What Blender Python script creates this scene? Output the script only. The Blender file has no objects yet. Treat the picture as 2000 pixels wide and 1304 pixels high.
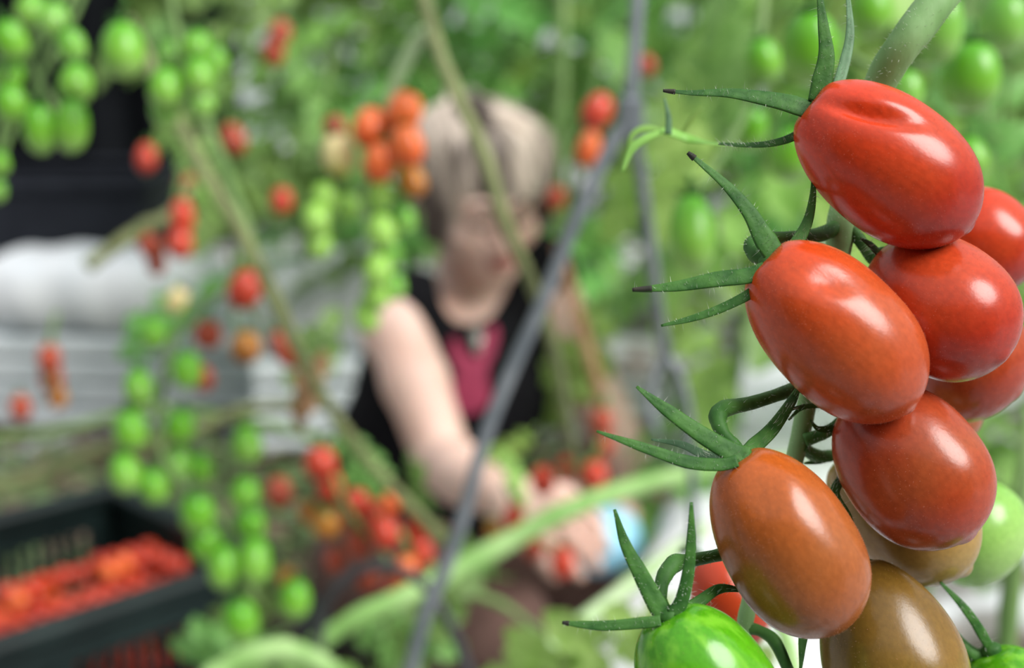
import bpy, math, random
import numpy as np
from mathutils import Vector, Matrix, Quaternion
from mathutils.bvhtree import BVHTree
random.seed(7); rng = np.random.default_rng(7)
S = bpy.context.scene
COL = S.collection

# ------------------------------------------------------------------ camera
FPX = 2667.0; CAM_H = 1.05; PITCH = math.radians(13.5)
cam_d = bpy.data.cameras.new('camera'); cam = bpy.data.objects.new('camera', cam_d); COL.objects.link(cam)
cam.location = (0, 0, CAM_H); cam.rotation_euler = (math.radians(90) - PITCH, 0, 0)
cam_d.sensor_width = 36; cam_d.lens = 36 * FPX / 2000; cam_d.clip_start = 0.01; cam_d.clip_end = 60
cam_d.dof.use_dof = True; cam_d.dof.focus_distance = 0.297; cam_d.dof.aperture_fstop = 8.6
S.camera = cam
# ------------------------------------------------------------------ sky, sun, exposure
W = bpy.data.worlds.new('overcast'); S.world = W; W.use_nodes = True
# overcast dome: three times as bright overhead as at the horizon, the same all round
_n, _l = W.node_tree.nodes, W.node_tree.links
_tc = _n.new('ShaderNodeTexCoord'); _sx = _n.new('ShaderNodeSeparateXYZ'); _l.new(_tc.outputs['Generated'], _sx.inputs[0])
_mr = _n.new('ShaderNodeMapRange'); _mr.inputs['From Min'].default_value = 0; _mr.inputs['From Max'].default_value = 1
_mr.inputs['To Min'].default_value = .34; _mr.inputs['To Max'].default_value = 1.04; _l.new(_sx.outputs[2], _mr.inputs[0]); _l.new(_mr.outputs[0], _n['Background'].inputs[1])
_n['Background'].inputs[0].default_value = (0.95, 0.98, 1.0, 1)
sun_d = bpy.data.lights.new('hazy_sun', 'SUN'); sun = bpy.data.objects.new('hazy_sun', sun_d); COL.objects.link(sun)
sun_d.energy = 4.6; sun_d.angle = math.radians(35); sun_d.color = (1.0, 0.97, 0.94)
sun.location = (3, -1, 5)
sun.rotation_euler = Vector((0.66, -0.40, 0.72)).to_track_quat('Z', 'Y').to_euler()
S.view_settings.view_transform = 'Standard'; S.view_settings.look = 'None'
S.view_settings.gamma = 1; S.view_settings.use_curve_mapping = False
S.view_settings.exposure = 0.12

# ------------------------------------------------------------------ helpers
CAM = np.array([0, 0, CAM_H]); FW = np.array([0, math.cos(PITCH), -math.sin(PITCH)])
RT = np.array([1.0, 0, 0]); UP = np.array([0, math.sin(PITCH), math.cos(PITCH)])
def at(x, y, d):
    """where a point seen at this place stands, d metres in front of the lens"""
    return CAM + d * (FW + (x - 1000) / FPX * RT + (652 - y) / FPX * UP)
def V(a): return np.array(a, dtype=float)
def nrm(a):
    a = V(a); return a / (np.linalg.norm(a) + 1e-12)

def tag(o, label=None, cat=None, group=None, kind=None):
    if label: o['label'] = label
    if cat: o['category'] = cat
    if group: o['group'] = group
    if kind: o['kind'] = kind
    return o
def empty(name, loc):
    o = bpy.data.objects.new(name, None); COL.objects.link(o); o.location = loc; o.empty_display_size = .02
    return o
def meshdata(name, v, f, mat, smooth=True):
    me = bpy.data.meshes.new(name)
    me.from_pydata([tuple(map(float, p)) for p in v], [], [tuple(map(int, q)) for q in f]); me.update()
    if smooth: me.polygons.foreach_set('use_smooth', [True] * len(me.polygons))
    if mat: me.materials.append(mat)
    return me
def base_of(o):
    p = np.zeros(3)
    while o is not None:
        p = p + V(o.location); o = o.parent
    return p
def mk(name, vf, mat, parent=None, smooth=True, origin=None):
    """vf = (verts, faces) in world metres; linked as one mesh object"""
    v, f = vf; v = V(v)
    if parent is None:
        org = V(origin) if origin is not None else V([v[:, 0].mean(), v[:, 1].mean(), v[:, 2].min()])
        o = bpy.data.objects.new(name, meshdata(name, v - org, f, mat, smooth)); o.location = org
    else:
        o = bpy.data.objects.new(name, meshdata(name, v - base_of(parent), f, mat, smooth)); o.parent = parent
    COL.objects.link(o)
    return o
def place(name, me, loc, rot=None, sc=(1, 1, 1), parent=None):
    o = bpy.data.objects.new(name, me); COL.objects.link(o)
    if parent is not None:
        o.parent = parent; loc = V(loc) - base_of(parent)
    o.location = loc
    if rot is not None:
        o.rotation_mode = 'QUATERNION'; o.rotation_quaternion = rot
    o.scale = sc
    return o
def merge(*parts):
    vs, fs, n = [], [], 0
    for v, f in parts:
        vs += [tuple(p) for p in v]; fs += [tuple(i + n for i in q) for q in f]; n = len(vs)
    return vs, fs
def box(c, s, R=None):
    c = V(c); h = V(s) / 2
    v = V([[x, y, z] for x in (-1, 1) for y in (-1, 1) for z in (-1, 1)]) * h
    if R is not None: v = v @ V(R).T
    return (v + c), [(0, 1, 3, 2), (4, 6, 7, 5), (0, 4, 5, 1), (2, 3, 7, 6), (0, 2, 6, 4), (1, 5, 7, 3)]
def rbox(c, s, R=None, b=.01):
    """box with chamfered edges"""
    c = V(c); h = V(s) / 2; b = min(b, .45 * min(s)); vs = []; idx = {}
    for x in (-1, 1):
        for y in (-1, 1):
            for z in (-1, 1):
                for k in range(3):
                    p = V([x, y, z]) * h; off = V([x, y, z]) * b; off[k] = 0
                    idx[(x, y, z, k)] = len(vs); vs.append(p - off)
    f = []
    for k in range(3):
        a, bb = [(1, 2), (0, 2), (0, 1)][k]
        for s1 in (-1, 1):
            q = []
            for (u, w) in ((-1, -1), (1, -1), (1, 1), (-1, 1)):
                t = [0, 0, 0]; t[k] = s1; t[a] = u; t[bb] = w; q.append(idx[(*t, k)])
            f.append(tuple(q))
    # edges and corners
    for k in range(3):
        a, bb = [(1, 2), (0, 2), (0, 1)][k]
        for u in (-1, 1):
            for w in (-1, 1):
                t0 = [0, 0, 0]; t0[a] = u; t0[bb] = w; t1 = list(t0); t0[k] = -1; t1[k] = 1
                f.append((idx[(*t0, a)], idx[(*t1, a)], idx[(*t1, bb)], idx[(*t0, bb)]))
    for x in (-1, 1):
        for y in (-1, 1):
            for z in (-1, 1): f.append(tuple(idx[(x, y, z, k)] for k in range(3)))
    v = V(vs)
    if R is not None: v = v @ V(R).T
    return v + c, f
def spline(pts, n=8):
    P = V(pts)
    if len(P) < 3: return np.array([P[0] + (P[-1] - P[0]) * t for t in np.linspace(0, 1, n + 1)])
    Q = np.vstack([2 * P[0] - P[1], P, 2 * P[-1] - P[-2]]); out = []
    for i in range(1, len(Q) - 2):
        for t in np.linspace(0, 1, n, endpoint=False):
            a, b, c, d = Q[i - 1:i + 3]
            out.append(.5 * (2 * b + (c - a) * t + (2 * a - 5 * b + 4 * c - d) * t * t + (3 * b - a - 3 * c + d) * t ** 3))
    out.append(P[-1]); return np.array(out)
def lerp_list(vals, n):
    return np.interp(np.linspace(0, 1, n), np.linspace(0, 1, len(vals)), vals)
def sweep(pts, rad, segs=8, n=8, flat=1.0, hint=None, fold=0.0, wob=0.0):
    """tube along a smooth path; flat<1 squashes it along the hint direction into a blade"""
    P = spline(pts, n); m = len(P); R = lerp_list(rad, m); T = np.gradient(P, axis=0)
    T /= np.linalg.norm(T, axis=1)[:, None] + 1e-12
    h = V(hint) if hint is not None else V([.3, .2, .93])
    vs = []
    s = nrm(np.cross(T[0], h)) if np.linalg.norm(np.cross(T[0], h)) > 1e-3 else nrm(np.cross(T[0], [1, 0, 0]))
    for i in range(m):
        if hint is not None: s2 = np.cross(T[i], h); s = nrm(s2) if np.linalg.norm(s2) > .05 else nrm(s - T[i] * (s @ T[i]))
        else: s = nrm(s - T[i] * (s @ T[i]))
        u = np.cross(s, T[i]); r = R[i] * (1 + wob * math.sin(i * 2.1) * .5 + wob * math.sin(i * .83 + 1))
        for k in range(segs):
            a = 2 * math.pi * k / segs; c, d = math.cos(a), math.sin(a)
            vs.append(P[i] + s * c * r + u * (d * r * flat + fold * abs(c) * r))
    f = [(i * segs + k, (i + 1) * segs + k, (i + 1) * segs + (k + 1) % segs, i * segs + (k + 1) % segs) for i in range(m - 1) for k in range(segs)]
    f.append(tuple(range(segs))); f.append(tuple((m - 1) * segs + k for k in range(segs))[::-1])
    return np.array(vs), f
def pix(path, d):
    """[(x, y) or (x, y, depth)] -> points"""
    return [at(p[0], p[1], p[2] if len(p) > 2 else d) for p in path]
def needles(P, N, length, r, droop=0.3):
    """fine three-sided hairs at points P along normals N"""
    vs, fs = [], []
    for p, n in zip(P, N):
        j = nrm(n + rng.normal(0, droop, 3)); a = nrm(np.cross(j, [.31, .8, .5])); b = np.cross(j, a); L = length * rng.uniform(.4, 1.2)
        k = len(vs); vs += [p + a * r, p - .5 * a * r + .87 * b * r, p - .5 * a * r - .87 * b * r, p + j * L]
        fs += [(k, k + 1, k + 3), (k + 1, k + 2, k + 3), (k + 2, k, k + 3)]
    return vs, fs
def surf_samples(vf, n, lo=0):
    v = V(vf[0]); f = [q for q in vf[1] if len(q) == 4]; q = np.array(f)
    a, b, c, d = (v[q[:, i]] for i in range(4))
    nn = np.cross(c - a, d - b); ar = np.linalg.norm(nn, axis=1); pick = rng.choice(len(q), n, p=ar / ar.sum())
    u, w = rng.random((n, 1)), rng.random((n, 1))
    P = (a[pick] * (1 - u) + b[pick] * u) * (1 - w) + (d[pick] * (1 - u) + c[pick] * u) * w
    return P, nn[pick] / (ar[pick][:, None] + 1e-15)
ORD = ['topmost', 'second', 'third', 'fourth', 'fifth', 'sixth', 'seventh', 'eighth', 'ninth', 'tenth', 'eleventh', 'twelfth', 'thirteenth', 'fourteenth', 'fifteenth', 'sixteenth', 'seventeenth', 'eighteenth', 'nineteenth', 'twentieth']

# ------------------------------------------------------------------ materials
def newmat(name):
    m = bpy.data.materials.new(name); m.use_nodes = True; nt = m.node_tree
    return m, nt, nt.nodes['Principled BSDF']
def N(nt, t, **k):
    n = nt.nodes.new(t)
    for a, b in k.items(): setattr(n, a, b)
    return n
def ramp(nt, stops):
    r = N(nt, 'ShaderNodeValToRGB'); e = r.color_ramp.elements
    while len(e) < len(stops): e.new(.5)
    for x, (p, c) in zip(e, stops): x.position = p; x.color = (*c, 1)
    return r
def noisemat(name, c0, c1, scale=20, rough=.6, bump=0.0, lo=.35, hi=.65, coord='Object', stretch=(1, 1, 1), sss=0, sheen=0, spec=.5, transl=0, rnd=0, metal=0, detail=4):
    m, nt, p = newmat(name)
    tc = N(nt, 'ShaderNodeTexCoord'); mp = N(nt, 'ShaderNodeMapping'); mp.inputs['Scale'].default_value = stretch
    nz = N(nt, 'ShaderNodeTexNoise'); nz.inputs['Scale'].default_value = scale; nz.inputs['Detail'].default_value = detail
    nt.links.new(tc.outputs[coord], mp.inputs[0]); nt.links.new(mp.outputs[0], nz.inputs['Vector'])
    r = ramp(nt, [(lo, c0), (hi, c1)]); nt.links.new(nz.outputs['Fac'], r.inputs[0]); col = r.outputs[0]
    if rnd:
        oi = N(nt, 'ShaderNodeObjectInfo'); hs = N(nt, 'ShaderNodeHueSaturation')
        m1 = N(nt, 'ShaderNodeMapRange'); m1.inputs['To Min'].default_value = 1 - rnd; m1.inputs['To Max'].default_value = 1 + rnd
        m2 = N(nt, 'ShaderNodeMapRange'); m2.inputs['To Min'].default_value = .5 - rnd * .07; m2.inputs['To Max'].default_value = .5 + rnd * .05
        nt.links.new(oi.outputs['Random'], m1.inputs[0]); nt.links.new(oi.outputs['Random'], m2.inputs[0])
        nt.links.new(col, hs.inputs['Color']); nt.links.new(m1.outputs[0], hs.inputs['Value']); nt.links.new(m2.outputs[0], hs.inputs['Hue']); col = hs.outputs[0]
    nt.links.new(col, p.inputs['Base Color']); p.inputs['Roughness'].default_value = rough; p.inputs['Specular IOR Level'].default_value = spec
    p.inputs['Metallic'].default_value = metal
    if sss:
        p.inputs['Subsurface Weight'].default_value = sss; p.inputs['Subsurface Radius'].default_value = (1, .4, .2); p.inputs['Subsurface Scale'].default_value = .004
    if sheen:
        p.inputs['Sheen Weight'].default_value = sheen; p.inputs['Sheen Roughness'].default_value = .35
    if bump:
        b = N(nt, 'ShaderNodeBump'); b.inputs['Strength'].default_value = bump; b.inputs['Distance'].default_value = .002
        nt.links.new(nz.outputs['Fac'], b.inputs['Height']); nt.links.new(b.outputs[0], p.inputs['Normal'])
    if transl:
        t = N(nt, 'ShaderNodeBsdfTranslucent'); mx = N(nt, 'ShaderNodeMixShader'); mx.inputs[0].default_value = transl
        out = nt.nodes['Material Output']; nt.links.new(col, t.inputs[0]); nt.links.new(p.outputs[0], mx.inputs[1]); nt.links.new(t.outputs[0], mx.inputs[2]); nt.links.new(mx.outputs[0], out.inputs[0])
    return m
def tomato_mat(name, top, mid, tip, rough=.245, sss=.08, mottle=.35, streak=None):
    """skin colour runs from the stalk end to the tip; fine mottling; a soft waxy gloss"""
    m, nt, p = newmat(name); L = nt.links.new
    tc = N(nt, 'ShaderNodeTexCoord'); sx = N(nt, 'ShaderNodeSeparateXYZ'); L(tc.outputs['Generated'], sx.inputs[0])
    nz = N(nt, 'ShaderNodeTexNoise'); nz.inputs['Scale'].default_value = 3.2; nz.inputs['Detail'].default_value = 5; L(tc.outputs['Generated'], nz.inputs['Vector'])
    ad = N(nt, 'ShaderNodeMath', operation='MULTIPLY_ADD'); ad.inputs[1].default_value = mottle; L(nz.outputs['Fac'], ad.inputs[0]); L(sx.outputs[2], ad.inputs[2])
    sb = N(nt, 'ShaderNodeMath', operation='SUBTRACT'); sb.inputs[1].default_value = mottle / 2; L(ad.outputs[0], sb.inputs[0])
    r = ramp(nt, [(0.04, tip), (.45, mid), (.97, top)]); L(sb.outputs[0], r.inputs[0])
    fn = N(nt, 'ShaderNodeTexNoise'); fn.inputs['Scale'].default_value = 26; fn.inputs['Detail'].default_value = 6; L(tc.outputs['Generated'], fn.inputs['Vector'])
    mr = N(nt, 'ShaderNodeMapRange'); mr.inputs['From Min'].default_value = .3; mr.inputs['From Max'].default_value = .7; mr.inputs['To Min'].default_value = .86; mr.inputs['To Max'].default_value = 1.1
    L(fn.outputs['Fac'], mr.inputs[0]); hs = N(nt, 'ShaderNodeHueSaturation'); L(mr.outputs[0], hs.inputs['Value']); L(r.outputs[0], hs.inputs['Color']); col = hs.outputs[0]
    if streak:
        wv = N(nt, 'ShaderNodeTexNoise'); mp = N(nt, 'ShaderNodeMapping'); mp.inputs['Scale'].default_value = (7, 7, .6); L(tc.outputs['Generated'], mp.inputs[0]); L(mp.outputs[0], wv.inputs['Vector'])
        wv.inputs['Scale'].default_value = 1.3; mx = N(nt, 'ShaderNodeMix', data_type='RGBA'); rr = ramp(nt, [(.45, (0, 0, 0)), (.7, (1, 1, 1))]); L(wv.outputs['Fac'], rr.inputs[0])
        L(rr.outputs[0], mx.inputs[0]); L(col, mx.inputs[6]); mx.inputs[7].default_value = (*streak, 1); col = mx.outputs[2]
    L(col, p.inputs['Base Color']); p.inputs['Roughness'].default_value = rough; p.inputs['IOR'].default_value = 1.45
    p.inputs['Subsurface Weight'].default_value = sss; p.inputs['Subsurface Radius'].default_value = (1, .35, .15); p.inputs['Subsurface Scale'].default_value = .003
    p.inputs['Specular IOR Level'].default_value = .48
    b = N(nt, 'ShaderNodeBump'); b.inputs['Strength'].default_value = .05; b.inputs['Distance'].default_value = .0005; gn = N(nt, 'ShaderNodeTexNoise'); gn.inputs['Scale'].default_value = 40; L(tc.outputs['Generated'], gn.inputs['Vector'])
    L(gn.outputs['Fac'], b.inputs['Height']); L(b.outputs[0], p.inputs['Normal'])
    return m
TM = {
 'red':    tomato_mat('tomato_red', (.60, .040, .008), (.48, .050, .014), (.33, .016, .008)),
 'redor':  tomato_mat('tomato_red_orange', (.56, .055, .008), (.43, .078, .022), (.40, .060, .016)),
 'redor2': tomato_mat('tomato_scarlet', (.48, .045, .012), (.50, .055, .014), (.36, .025, .010)),
 'brownred': tomato_mat('tomato_brown_red', (.36, .035, .012), (.34, .068, .020), (.35, .036, .010)),
 'orbrown': tomato_mat('tomato_orange_brown', (.42, .090, .012), (.33, .098, .026), (.30, .080, .022)),
 'olive':  tomato_mat('tomato_olive', (.13, .070, .010), (.20, .112, .022), (.20, .18, .032), mottle=.5),
 'olive2': tomato_mat('tomato_olive_tip', (.30, .19, .045), (.30, .16, .038), (.34, .22, .06), mottle=.5),
 'green':  tomato_mat('tomato_green', (.060, .28, .004), (.10, .36, .010), (.20, .45, .05), rough=.2, streak=(.15, .43, .022)),
 'palegreen': tomato_mat('tomato_pale_green', (.10, .36, .02), (.20, .46, .07), (.30, .52, .13), rough=.25),
 'bgreen': tomato_mat('tomato_bright_green', (.085, .36, .008), (.16, .42, .03), (.26, .46, .10), rough=.3),
 'lime':   tomato_mat('tomato_lime', (.30, .62, .07), (.36, .66, .12), (.34, .58, .12), rough=.25),
 'orange': tomato_mat('tomato_orange', (.84, .19, .05), (.78, .15, .035), (.62, .08, .012), rough=.3),
 'yellow': tomato_mat('tomato_yellow', (.84, .70, .36), (.82, .70, .32), (.55, .46, .08), rough=.3),  # pale upper stops put highlights into the skin colour
 'amber':  tomato_mat('tomato_amber', (.40, .20, .03), (.46, .17, .02), (.30, .10, .02), rough=.3),
 'bred':   tomato_mat('tomato_background_red', (.56, .055, .025), (.52, .05, .022), (.40, .035, .018), rough=.3),
 'dullred': tomato_mat('tomato_dull_red', (.36, .06, .025), (.38, .055, .022), (.28, .04, .015), rough=.35),
}
M_sepal = noisemat('sepal_green', (.016, .080, .010), (.048, .150, .022), 220, .62, .25, spec=.3)
M_sepal2 = noisemat('sepal_grey_green', (.055, .14, .055), (.10, .22, .10), 220, .6, .2, sheen=.1)
M_tip = noisemat('dry_tip', (.012, .014, .008), (.03, .025, .014), 300, .8)
M_stalk = noisemat('stalk_green', (.026, .105, .014), (.065, .185, .035), 200, .62, .2, spec=.3)
M_peduncle = noisemat('peduncle_green', (.15, .30, .095), (.24, .41, .17), 120, .6, .2, stretch=(1, 1, .4), spec=.3)
M_hair = noisemat('plant_hair', (.55, .62, .50), (.75, .78, .70), 50, .6)
M_fuzz = noisemat('fruit_fuzz', (.55, .22, .13), (.70, .34, .22), 50, .6)
M_bstem = noisemat('vine_stem', (.10, .20, .045), (.20, .32, .10), 30, .65, .2, stretch=(1, 1, .3))
M_brstem = noisemat('brown_vine_stem', (.13, .15, .055), (.22, .25, .10), 30, .7, .2)
M_brightstem = noisemat('bright_vine_stem', (.19, .38, .09), (.34, .54, .20), 30, .6, .2)
M_palestem = noisemat('pale_vine_stem', (.32, .48, .22), (.45, .58, .34), 30, .6, .2)
M_dry = noisemat('dry_leaf', (.28, .14, .06), (.50, .30, .18), 40, .8, .3)
M_leaf = noisemat('leaf_green', (.12, .30, .055), (.25, .49, .13), 14, .5, .3, transl=.38, rnd=.45)
M_leafb = noisemat('leaf_bright', (.27, .52, .09), (.45, .70, .21), 14, .5, .3, transl=.45, rnd=.3)
M_floor = None
M_white = noisemat('white_film', (.72, .76, .80), (.86, .88, .90), 7, .35, .3)
M_board = noisemat('white_polystyrene', (.58, .64, .66), (.70, .75, .77), 12, .7, .2)
M_grey = noisemat('grey_steel', (.13, .15, .17), (.22, .24, .26), 40, .45, .1, metal=.2)
M_black = noisemat('black_wire', (.02, .022, .026), (.05, .052, .06), 30, .5)
M_curtain = noisemat('black_curtain', (.003, .004, .005), (.006, .007, .009), 6, .95, spec=.1)
M_navy = noisemat('navy_plastic', (.010, .012, .018), (.017, .020, .028), 8, .7, spec=.2)
M_crate = noisemat('dark_green_plastic', (.004, .011, .011), (.009, .021, .020), 14, .5, spec=.3)
M_skin = noisemat('skin', (.64, .41, .33), (.76, .54, .46), 10, .5, .05, sss=.15)
M_hairp = noisemat('blonde_hair', (.07, .05, .042), (.74, .62, .52), 20, .5, .4, stretch=(1, .5, .3), lo=.40, hi=.62, detail=2)
M_shirt = noisemat('black_cotton', (.003, .003, .004), (.007, .007, .009), 60, .95, .2, spec=.15)
M_pink = noisemat('pink_print', (.27, .022, .065), (.34, .032, .085), 40, .8)
M_trouser = noisemat('brown_cloth', (.11, .060, .048), (.16, .090, .072), 50, .9, .2)
M_silver = noisemat('silver', (.4, .4, .36), (.6, .6, .55), 60, .35, metal=.7)
M_blue = noisemat('light_blue_cloth', (.22, .52, .68), (.36, .64, .78), 30, .8, .2)
M_lip = noisemat('lips', (.34, .12, .10), (.40, .15, .13), 60, .4)
M_brow = noisemat('brow', (.06, .035, .025), (.10, .06, .045), 60, .8)
M_eye = noisemat('eye', (.02, .015, .012), (.04, .03, .02), 60, .3)
M_frame = noisemat('aluminium_frame', (.55, .57, .58), (.66, .68, .69), 20, .4)
M_pane = noisemat('white_washed_glass', (.66, .74, .72), (.78, .84, .82), 3, .4, transl=.5)
def floor_mat():
    m, nt, p = newmat('white_ground_film'); L = nt.links.new
    tc = N(nt, 'ShaderNodeTexCoord'); nz = N(nt, 'ShaderNodeTexNoise'); nz.inputs['Scale'].default_value = 5.5; nz.inputs['Detail'].default_value = 3
    L(tc.outputs['Object'], nz.inputs['Vector'])
    r = ramp(nt, [(.38, (.07, .06, .05)), (.47, (.26, .25, .24)), (.57, (.60, .62, .65)), (.75, (.78, .80, .84))]); L(nz.outputs['Fac'], r.inputs[0])
    n2 = N(nt, 'ShaderNodeTexNoise'); n2.inputs['Scale'].default_value = 9; n2.inputs['Detail'].default_value = 2; mp = N(nt, 'ShaderNodeMapping'); mp.inputs['Location'].default_value = (3, 7, 1); L(tc.outputs['Object'], mp.inputs[0]); L(mp.outputs[0], n2.inputs['Vector'])
    r2 = ramp(nt, [(.60, (0, 0, 0)), (.67, (1, 1, 1))]); L(n2.outputs['Fac'], r2.inputs[0])
    mx = N(nt, 'ShaderNodeMix', data_type='RGBA'); L(r2.outputs[0], mx.inputs[0]); L(r.outputs[0], mx.inputs[6]); mx.inputs[7].default_value = (.20, .09, .065, 1)
    L(mx.outputs[2], p.inputs['Base Color']); p.inputs['Roughness'].default_value = .5
    b = N(nt, 'ShaderNodeBump'); b.inputs['Strength'].default_value = .4; b.inputs['Distance'].default_value = .02; L(nz.outputs['Fac'], b.inputs['Height']); L(b.outputs[0], p.inputs['Normal'])
    return m
M_floor = floor_mat()

# ------------------------------------------------------------------ the setting
def grid_plane(x0, x1, y0, y1, z, nx, ny, amp):
    xs = np.linspace(x0, x1, nx); ys = np.linspace(y0, y1, ny)
    v = [(x, y, z + amp * math.sin(x * 3.1 + y) * math.sin(y * 2.3)) for y in ys for x in xs]
    f = [(j * nx + i, j * nx + i + 1, (j + 1) * nx + i + 1, (j + 1) * nx + i) for j in range(ny - 1) for i in range(nx - 1)]
    return v, f
tag(mk('floor', grid_plane(-7, 7, -3, 10.4, -.004, 60, 60, .004), M_floor, origin=(0, 0, 0)), kind='structure')
wall = tag(empty('wall_back', (0, 10, 0)), kind='structure')
for i in range(13): mk('glazing_bar', box((-6 + i, 10, 1.6), (.05, .06, 3.2)), M_frame, wall, False)
for z in (.03, 1.1, 2.2, 3.2): mk('rail', box((0, 10.0, z), (12.1, .05, .06)), M_frame, wall, False)
for i in range(12):
    for z0, z1 in ((.06, 1.07), (1.13, 2.17), (2.23, 3.17)): mk('pane', box((-5.5 + i, 10.0, (z0 + z1) / 2), (.95, .012, z1 - z0)), M_pane, wall, False)

# unseen dark screens added behind the lens to darken the tomatoes' reflections
wf = tag(empty('reflection_blocker', (0, -2.2, 0)), kind='structure')
M_blocker = noisemat('blocker_dark_green', (.020, .045, .018), (.045, .085, .035), 5, .9)
for i in range(8): mk('blocker_panel', rbox((-4.2 + 1.2 * i, -2.2, 1.25), (1.17, .03, 2.5), None, .01), M_blocker, wf, False)
mk('rail', box((0, -2.2, 2.53), (9.8, .06, .06)), M_frame, wf, False)

# black curtain, far left
def curtain(x0, x1, y, z0, z1, n=90):
    v, f = [], []
    for side in (0, 1):
        for i in range(n + 1):
            t = i / n; x = x0 + (x1 - x0) * t; yy = y + .05 * math.sin(t * 58) + .03 * math.sin(t * 23 + 1) + side * .012
            for z in (z0, (z0 + z1) / 2, z1): v.append((x, yy, z))
    m = (n + 1) * 3
    for i in range(n):
        for k in range(2):
            a = i * 3 + k; f.append((a, a + 3, a + 4, a + 1)); f.append((m + a, m + a + 1, m + a + 4, m + a + 3))
    return v, f
c = at(-40, 300, 6.2); e = at(470, 300, 6.2)
tag(mk('shade_curtain', curtain(c[0] - 1.2, e[0], c[1], .0, 2.6), M_curtain), 'black shade curtain hanging behind the plants at the far left', 'curtain')

# navy harvest bin behind the white bags
def bin_thing():
    p = at(120, 480, 4.9); t = empty('storage_bin', (p[0], p[1], 0)); x0 = at(-160, 0, 4.9)[0]; x1 = at(292, 0, 4.9)[0]; zt = at(0, 345, 4.9)[2]
    cx = (x0 + x1) / 2; w = x1 - x0
    for dx, dy, sx, sy in ((0, -.3, w, .03), (0, .3, w, .03), (-w / 2 + .015, 0, .03, .57), (w / 2 - .015, 0, .03, .57)):
        mk('side_panel', rbox((cx + dx, p[1] + dy + .3, zt / 2), (sx, sy, zt), b=.006), M_navy, t, False)
    mk('rim', merge(rbox((cx, p[1] - .01, zt - .02), (w + .05, .05, .05)), rbox((cx, p[1] + .61, zt - .02), (w + .05, .05, .05)), rbox((cx - w / 2, p[1] + .3, zt - .02), (.05, .6, .05)), rbox((cx + w / 2, p[1] + .3, zt - .02), (.05, .6, .05))), M_navy, t, False)
    mk('base', box((cx, p[1] + .3, .03), (w - .02, .56, .04)), M_navy, t, False)
    tag(t, 'dark navy storage bin in front of the black curtain', 'bin')
bin_thing()

# ------------------------------------------------------------------ white grow bags and polystyrene gutters
def bag(name, c, s, ang, label, parts=True, mat=M_white, seed=0):
    """a plump film-wrapped slab with a crimped end seam"""
    nu, nv = 26, 20; r = np.random.default_rng(seed); ph = r.uniform(0, 6, 6); v = []; f = []
    for i in range(nu):
        u = -1 + 2 * i / (nu - 1); e = (1 - abs(u) ** 8) ** .35 if abs(u) < 1 else 0
        for k in range(nv):
            a = 2 * math.pi * k / nv; ca, sa = math.cos(a), math.sin(a); p = 2 / 3.4
            y = math.copysign(abs(ca) ** p, ca); z = math.copysign(abs(sa) ** p, sa)
            w = 1 + .035 * math.sin(u * 7 + ph[0] + a) + .03 * math.sin(u * 13 + ph[1] - 2 * a) + .02 * math.sin(5 * a + ph[2])
            v.append((u * s[0] / 2, y * s[1] / 2 * (e * .9 + .1) * w, z * s[2] / 2 * (e * .96 + .04) * w + s[2] / 2))
    for i in range(nu - 1):
        for k in range(nv): f.append((i * nv + k, (i + 1) * nv + k, (i + 1) * nv + (k + 1) % nv, i * nv + (k + 1) % nv))
    f.append(tuple(range(nv))); f.append(tuple((nu - 1) * nv + k for k in range(nv))[::-1])
    R = V([[math.cos(ang), -math.sin(ang), 0], [math.sin(ang), math.cos(ang), 0], [0, 0, 1]])
    t = empty(name, c); mk('film', (V(v) @ R.T + V(c), f), mat, t)
    for sgn in (-1, 1): mk('end_seam', merge(rbox(V(c) + R @ V([sgn * (s[0] / 2 + .012), 0, s[2] / 2]), (.04, s[1] * .92, .006), R, .002)), mat, t, False)
    return tag(t, label, 'grow bag')
def gutter(c, L, w, h, n, ang, label):
    """hollow polystyrene bench of n horizontal boards each side"""
    R = V([[math.cos(ang), -math.sin(ang), 0], [math.sin(ang), math.cos(ang), 0], [0, 0, 1]]); t = empty('growing_bench', c); bh = h / n
    for sgn in (-1, 1):
        for k in range(n): mk('board', rbox(V(c) + R @ V([0, sgn * (w / 2), (k + .5) * bh]), (L, .03, bh - .012), R, .008), M_board, t, False)
    mk('top_board', rbox(V(c) + R @ V([0, 0, h - .012]), (L, w - .03, .02), R, .005), M_board, t, False)
    for q in (-1, 1): mk('end_board', rbox(V(c) + R @ V([q * (L / 2 - .02), 0, (h - .03) / 2]), (.03, w - .034, h - .03), R, .005), M_board, t, False)
    return tag(t, label, 'bench')
b1 = at(120, 690, 3.45); gutter((b1[0] - .25, b1[1] + .2, 0), 1.50, .34, .24, 4, math.radians(-4), 'long white polystyrene bench on the floor at the left')
bag('grow_bag', (b1[0] - .62, b1[1] + .19, .241), (.66, .34, .24), math.radians(-4), 'plump white grow bag on the left bench, at the photo\'s edge', seed=1)
bag('grow_bag', (b1[0] + .08, b1[1] + .14, .241), (.60, .33, .20), math.radians(-4), 'white grow bag on the left bench, nearer the woman', seed=2)
b2 = at(590, 700, 3.2); gutter((b2[0] + .02, b2[1] + .15, 0), .32, .28, .24, 4, math.radians(8), 'short white bench right behind the woman\'s shoulder')
bag('grow_bag', (b2[0] + .02, b2[1] + .15, .241), (.33, .27, .24), math.radians(8), 'white bag standing on the short bench behind the woman', seed=3)
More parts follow.
